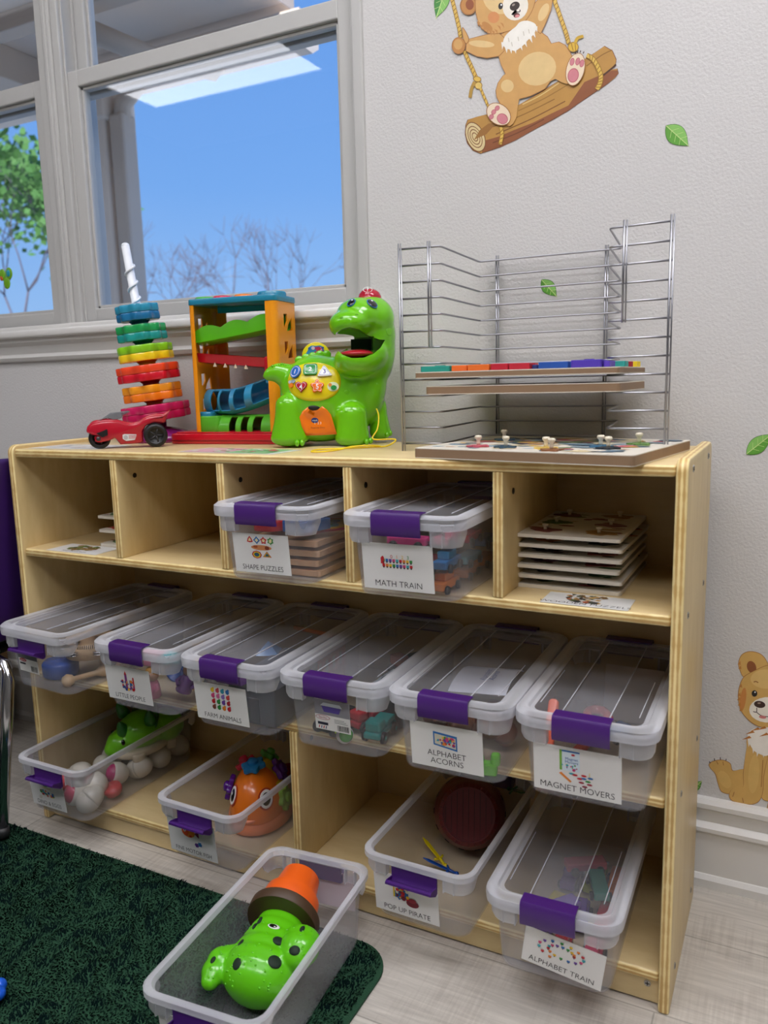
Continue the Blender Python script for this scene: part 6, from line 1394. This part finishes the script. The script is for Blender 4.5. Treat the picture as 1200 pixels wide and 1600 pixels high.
log = C2([(190, 402), (285, 372), (380, 350), (520, 318), (660, 268), (800, 190), (930, 110), (1040, 40)]) + B_([(700, 640), (815, 545), (890, 500), (985, 435), (1060, 480), (1095, 560), (1090, 600), (1055, 655), (1105, 645), (1115, 690), (1085, 730), (1010, 790), (920, 850), (800, 930), (640, 1040), (500, 1120), (350, 1200)]) + C2([(640, 590), (500, 655), (400, 690), (310, 718), (240, 690), (185, 620), (165, 540), (170, 450)])
low = C2([(340, 600), (480, 560), (620, 500), (800, 430), (960, 350), (1130, 270)]) + B_([(800, 770), (960, 700), (1060, 660), (1110, 660), (1112, 700), (1010, 790), (920, 850), (800, 930), (640, 1040), (500, 1120)]) + C2([(640, 590), (500, 655), (400, 690), (320, 714)])
sh = [(grow(log, 1.0), '6E3A1C', False), (log, 'B98A42', False), (low, '8E5430', False)]
for a_, c_, col in (((420, 470), (1000, 210), '8E6428'), ((450, 540), (1100, 230), '7A4E22'), ((700, 260), (1040, 60), 'D8BC78'), ((660, 320), (1150, 60), '9A7030'), ((420, 620), (900, 400), '6E3C1E')): sh.append((band(C2([a_, ((a_[0] + c_[0]) / 2, (a_[1] + c_[1]) / 2 + 14), c_]), .8), col, False))
sh += [(band(B_([(820, 620), (960, 520), (1060, 470)]), .8), '8E6428', False), (band(B_([(960, 720), (1060, 640), (1095, 605)]), 1.4), '4A2812', False)]
sh += [(C2(el(258, 565, 88, 148, -22)), '7A4A24', False), (C2(el(258, 565, 80, 139, -22)), 'D8C390', False)]
for k in (62, 44, 26): sh += [(C2(el(255, 565, k, k * 1.75, -22)), '7A4A24', False), (C2(el(255, 565, k - 6, (k - 6) * 1.78, -22)), 'D8C390', False)]
sh.append((C2([(245, 592), (300, 500), (380, 440), (460, 430), (360, 540)]), '9A6A30', False))
T.lay('log', sh)
T.lay('left_rope', rope([(703, -30), (706, -5), (710, 12), (714, 28), (718, 46), (720, 60)]) + rope([(726, 80), (732, 94), (738, 107), (744, 121)]) + [(el(746, 124, 6.5, 4.5, 10), '9A6F1E', False), (el(746, 124, 5.4, 3.5, 10), 'D9B450', False), (el(748, 134, 6.0, 6.0), '9A6F1E', False), (el(748, 134, 5, 5), 'E0C068', False), (band([(742, 128), (737, 140), (735, 153)], 2.6), 'B08A38', False)]
      + rope([(751, 138), (757, 152), (764, 168)], 2.2))
T.lay('right_rope', rope([(866, -25), (867, 0), (872, 16), (878, 33), (884, 50), (889, 68)], 3.4) + [(el(896, 74, 8.5, 8.0), '9A6F1E', False), (el(896, 74, 7.4, 6.8), 'D8B038', False), (band([(899, 68), (903, 60), (912, 57)], 2.4), 'C8A030', False), (band([(893, 68), (896, 80)], .5), '8A5E18', False), (band([(899, 68), (900, 80)], .5), '8A5E18', False)])
T.lay('rope_loop', rope([(917, 87), (926, 92), (934, 104), (939, 118), (938, 130), (933, 140)], 4.0))
T.lay('rope_loop', rope([(783, 199), (785, 210), (782, 226)], 3.0))
body = [(775, 60), (800, 45), (826, 36)] + B_([(340, 250), (400, 312), (455, 352), (490, 415), (560, 398), (620, 428), (655, 480), (700, 560), (690, 700), (640, 790), (590, 778), (530, 742), (480, 765), (430, 835), (370, 865), (290, 902), (195, 928)]) + C2([(668, 225), (655, 300), (645, 380), (615, 440), (580, 465), (520, 440), (540, 330), (490, 245), (462, 190), (455, 130), (475, 60), (520, -5)]) + [(791, 116), (784, 102), (780, 88), (776, 74)]
arm = A_([(900, 395), (800, 405), (690, 430), (560, 462), (525, 520), (518, 600), (640, 660), (760, 682), (900, 660), (960, 600), (960, 450)])
rarm = B_([(505, -10), (485, 100), (440, 215), (392, 318), (340, 280), (250, 195), (310, 80), (380, -20), (440, -60)])
sh = [(grow(body, 1.0), OUTL, False), (body, FUR, False), (A_(grow(el(545, 70, 92, 105), 8)), OUTL, False), (A_(el(545, 70, 86, 100)), FURD, False), (A_(el(560, 60, 48, 62)), '8E4A20', False), (grow(rarm, 1.), OUTL, False), (rarm, FUR, False), (grow(arm, 1.0), OUTL, False), (arm, FUR, False),
      (A_([(470, 330), (500, 350), (550, 450), (545, 500), (510, 520), (480, 440)]), OUTL, True), (A_([(474, 340), (498, 358), (542, 452), (536, 495), (512, 508), (486, 440)]), FUR, True), (A_(el(430, 540, 82, 100)), OUTL, False), (A_(el(430, 540, 75, 92)), FURD, False), (A_(el(425, 525, 52, 62)), FUR, False),
      (el(840, 108, 30, 26, -20), FURL, False), (C2(el(560, 90, 60, 60)), FURL, False), (A_(el(700, 520, 150, 40, 5)), FURL, False), (B_(el(420, 120, 40, 90, 25)), FURL, False)]
head = [(746, -22), (744, -6), (744, 12), (746, 26), (751, 40), (758, 48), (768, 53), (782, 52), (800, 47), (816, 38), (828, 24), (835, 8), (838, -10), (832, -28), (812, -42), (784, -44), (760, -36)]
sh += [(grow(head, 1.0), OUTL, True), (head, FUR, True), (el(785, -5, 30, 28), FURL, False), (el(772, 28, 9, 9), 'D08A50', False), (el(762, 42, 10, 5, 40), FURD, False)]
for i in range(9): x = 748 + i * 4.5; y = 36 + 14 * sin(pi * min(1, i / 9)) - (3 if i > 6 else 0); sh.append(([(x - 2, y - 2), (x + 3, y), (x + .5 + .5 * i, y + 7)], FURD, False))
T.lay('bear_figure', sh)
sh = [(el(806, 10, 20, 23, 10), 'E9E2D4', False), (el(805, 10.5, 8.4, 6.4, -35), '2B1A12', False), (el(803, 8.5, 2.6, 1.6, -35), '8A7A70', False), (el(783, 10.4, 3.6, 5.2, 8), '1A100C', False), (el(784, 8.5, 1.2, 1.6), 'F0F0F0', False), (el(822, -8, 3.2, 4.8, 8), '1A100C', False), (band([(806, 15), (808, 20), (803, 24), (800, 23)], .7), '2B1A12', False), (band([(808, 20), (813, 19), (813, 16)], .7), '2B1A12', False), (el(808, 25, 5, 3.6, -15), '5A2018', False), (el(809, 26, 3.6, 2.4, -15), 'D88A8A', False)]
T.lay('face', sh)
fur = []
base = B_([(200, 212), (270, 200), (340, 228), (352, 272), (325, 330), (270, 385), (235, 425), (160, 480), (110, 470), (62, 455), (40, 410), (60, 345), (115, 290), (160, 255)])
fur.append((base, 'EDE9DF', True))
for x, y, dx, dy in ((40, 420, -8, 50), (70, 455, 6, 50), (110, 465, 10, 45), (150, 470, 12, 40), (200, 440, 22, 40), (240, 415, 26, 34), (290, 370, 26, 40), (320, 330, 26, 34), (345, 270, 16, 40)): fur.append((B_([(x - 16, y - 20), (x + 18, y - 18), (x + dx, y + dy)]), 'EDE9DF', False))
for x, y in ((120, 400), (180, 350), (230, 300), (90, 360), (280, 280)): fur.append((band(B_([(x, y), (x + 8, y + 40)]), .6), 'C8C0B0', False))
T.lay('chest_fur', fur)
for c, rx, ry, rot, main, toes in ((B_([(718, 655)])[0], 13.6, 25.5, 14, B_([(698, 712)])[0], B_([(688, 585), (740, 582), (779, 600)])), (C2([(480, 355)])[0], 20, 15, 38, C2([(515, 398)])[0], C2([(467, 299), (434, 335), (412, 380)]))):
    sh = [(el(*c, rx + 1.1, ry + 1.1, rot), OUTL, False), (el(*c, rx, ry, rot), 'E8D4B8', False)]
    sh += [(el(*main, 8.6 if ry > 20 else 9, 11.5 if ry > 20 else 8, rot), 'B8606A', False), (el(*main, 7.4 if ry > 20 else 8, 10 if ry > 20 else 6.9, rot), 'CF8088', False)]
    for tx in toes: sh += [(el(*tx, 3.6, 6.2 if ry > 20 else 4.4, rot), 'B8606A', False), (el(*tx, 2.8, 5.2 if ry > 20 else 3.6, rot), 'CF8088', False)]
    T.lay('paw', sh)
sh = []
for a_, c_ in (((735, 505), (745, 480)), ((762, 500), (768, 480)), ((790, 508), (800, 490)), ((720, 515), (722, 492))): sh.append((band(B_([a_, c_]), .7), '3A2418', False))
T.lay('claws', sh)
def leaf(label, u, v, L_, W__, rot, c='5FA03A'):
    t_ = Decal('leaf_sticker', label, u, v); a = R(rot)
    def q(x, y): return (u + (x * cos(a) - y * sin(a)), v + (x * sin(a) + y * cos(a)))
    o_ = [q(L_ * (-.5 + i / 10), -W__ * .5 * sin(pi * (i / 10) ** .85)) for i in range(11)] + [q(L_ * (.5 - i / 10), W__ * .5 * sin(pi * (1 - i / 10) ** .85)) for i in range(1, 10)]
    h1 = [q(L_ * (-.5 + i / 10), -W__ * .5 * sin(pi * (i / 10) ** .85)) for i in range(11)]
    t_.lay('blade', [(grow(o_, .8), '3A6A28', False), (o_, c, False), (h1, '86C060', False)])
    t_.lay('veins', [(band([q(-.5 * L_, 0), q(.55 * L_, 0)], .55), 'C8DC90', False)] + [(band([q(L_ * k, 0), q(L_ * (k + .13), sg * W__ * .34)], .3), 'C0D888', False) for k in (-.25, -.05, .15) for sg in (-1, 1)])
leaf('green leaf sticker on the bare wall right of the bear swing', 1058, 212, 46, 30, 42); leaf('green leaf sticker seen through the wire rack', 858, 450, 34, 20, 48); leaf('green leaf sticker at the right edge above the shelf', 1186, 694, 50, 24, -38); leaf('dark green leaf sticker hanging left of the swing rope', 690, 3, 52, 22, 108, '3F8A3A'); leaf('green leaf sticker almost hidden by the right end of the storage shelf', 1088, 1228, 22, 12, -42)
# seated bear
T = Decal('bear_sticker', 'wall sticker of a seated brown bear cub above the baseboard at right', 1190, 1140)
hd = D_2([(440, 275), (400, 340), (380, 430), (385, 520), (410, 600), (470, 675), (540, 725), (630, 752), (740, 762), (860, 735), (950, 650), (985, 520), (985, 400), (940, 280), (840, 205), (740, 172), (640, 178), (540, 220)])
ear = D_2([(440, 285), (395, 220), (382, 150), (410, 80), (470, 50), (540, 55), (600, 85), (645, 150), (650, 200), (560, 260)]); ear2 = D_2([(900, 240), (880, 150), (910, 70), (980, 50), (1050, 90), (1060, 180), (1000, 270)])
legp = D_2([(108, 1092), (150, 1062), (210, 1052), (262, 1062), (305, 1090), (322, 1150), (400, 1138), (470, 1150), (470, 1320), (340, 1345), (300, 1362), (222, 1340), (190, 1262), (168, 1180), (125, 1132)])
armp = D_2([(470, 850), (455, 940), (438, 1050), (425, 1180), (420, 1302), (330, 1312), (294, 1370), (318, 1422), (400, 1450), (500, 1458), (570, 1425), (602, 1340), (610, 1200), (650, 1000), (650, 860)]); bodp = D_2([(520, 800), (800, 790), (900, 900), (930, 1200), (900, 1380), (700, 1430), (590, 1392), (580, 1200), (560, 1000)])
leg2 = D_2([(700, 1400), (650, 1480), (660, 1540), (740, 1570), (900, 1560), (1000, 1480), (950, 1380)])
sh = []
for p_, c_ in ((leg2, FUR), (legp, 'D3A95E'), (bodp, 'D3A95E'), (armp, 'D3A95E'), (ear, 'D3A95E'), (ear2, 'D3A95E')): sh += [(grow(p_, .9), OUTL, True), (p_, c_, True)]
sh += [(D_2(el(500, 190, 42, 58, -20)), '8E5228', False), (grow(hd, .9), OUTL, True), (hd, 'D3A95E', True), (D_2(el(420, 490, 28, 110, 8)), 'C98440', False), (D_2(el(640, 300, 150, 90)), 'DEBB74', False), (D_2(el(520, 1180, 50, 180, 4)), 'DAB468', False), (D_2(el(250, 1230, 50, 90, -30)), 'DAB468', False)]
for x, y in ((382, 440), (378, 480), (384, 530), (398, 580), (395, 360), (382, 150), (388, 190)): sh.append((D_2([(x + 14, y - 16), (x + 18, y + 20), (x - 12, y + 14)]), 'C08238', False))
for a_, c_ in (((605, 1050), (590, 1300)), ((340, 1345), (325, 1390)), ((415, 1400), (425, 1445)), ((190, 1090), (175, 1060)), ((240, 1100), (235, 1065))): sh.append((band(D_2([a_, ((a_[0] + c_[0]) / 2, (a_[1] + c_[1]) / 2), c_]), .5), OUTL, False))
for a_, c_ in (((118, 1080), (108, 1062)), ((160, 1058), (155, 1034)), ((212, 1048), (210, 1024)), ((262, 1056), (266, 1038))): sh.append((band(D_2([a_, c_]), .6), '3A2418', False))
T.lay('bear_figure', sh)
T.lay('face', [(D_2(el(650, 585, 172, 118)), 'EFE9DC', False), (D_2(el(575, 535, 53, 32, 10)), '3A1E14', False), (D_2(el(570, 523, 16, 8)), '9A8478', False), (D_2(el(527, 434, 26, 30)), '14100E', False), (D_2(el(532, 422, 7, 8)), 'F2F2F2', False), (D_2(el(740, 434, 26, 30)), '14100E', False), (band(D_2([(548, 566), (545, 605), (515, 600)]), .6), '3A1E14', False), (band(D_2([(545, 605), (590, 638), (660, 648), (720, 630)]), .6), '3A1E14', False), (D_2(el(602, 652, 34, 14, 8)), 'D07A78', False), (band(D_2([(520, 328), (540, 322), (562, 334)]), .8), '9A6430', False)])
fu = [(D_2([(470, 800), (560, 750), (800, 760), (830, 860), (740, 960), (640, 1010), (590, 1000), (520, 960), (475, 880)]), 'EFEBE2', True)]
for x, y, dx, dy in ((480, 870, -6, 60), (520, 930, -6, 60), (560, 960, -10, 60), (610, 980, 0, 50), (660, 980, 10, 50), (720, 950, 20, 50)): fu.append((D_2([(x - 18, y - 20), (x + 20, y - 16), (x + dx, y + dy)]), 'EFEBE2', False))
for x, y in ((440, 850), (470, 800), (520, 770), (580, 760), (600, 820)): fu.append((D_2([(x + 40, y - 25), (x + 60, y - 5), (x - 30, y + 12)]), 'B8742C', False))
T.lay('chest_fur', fu)
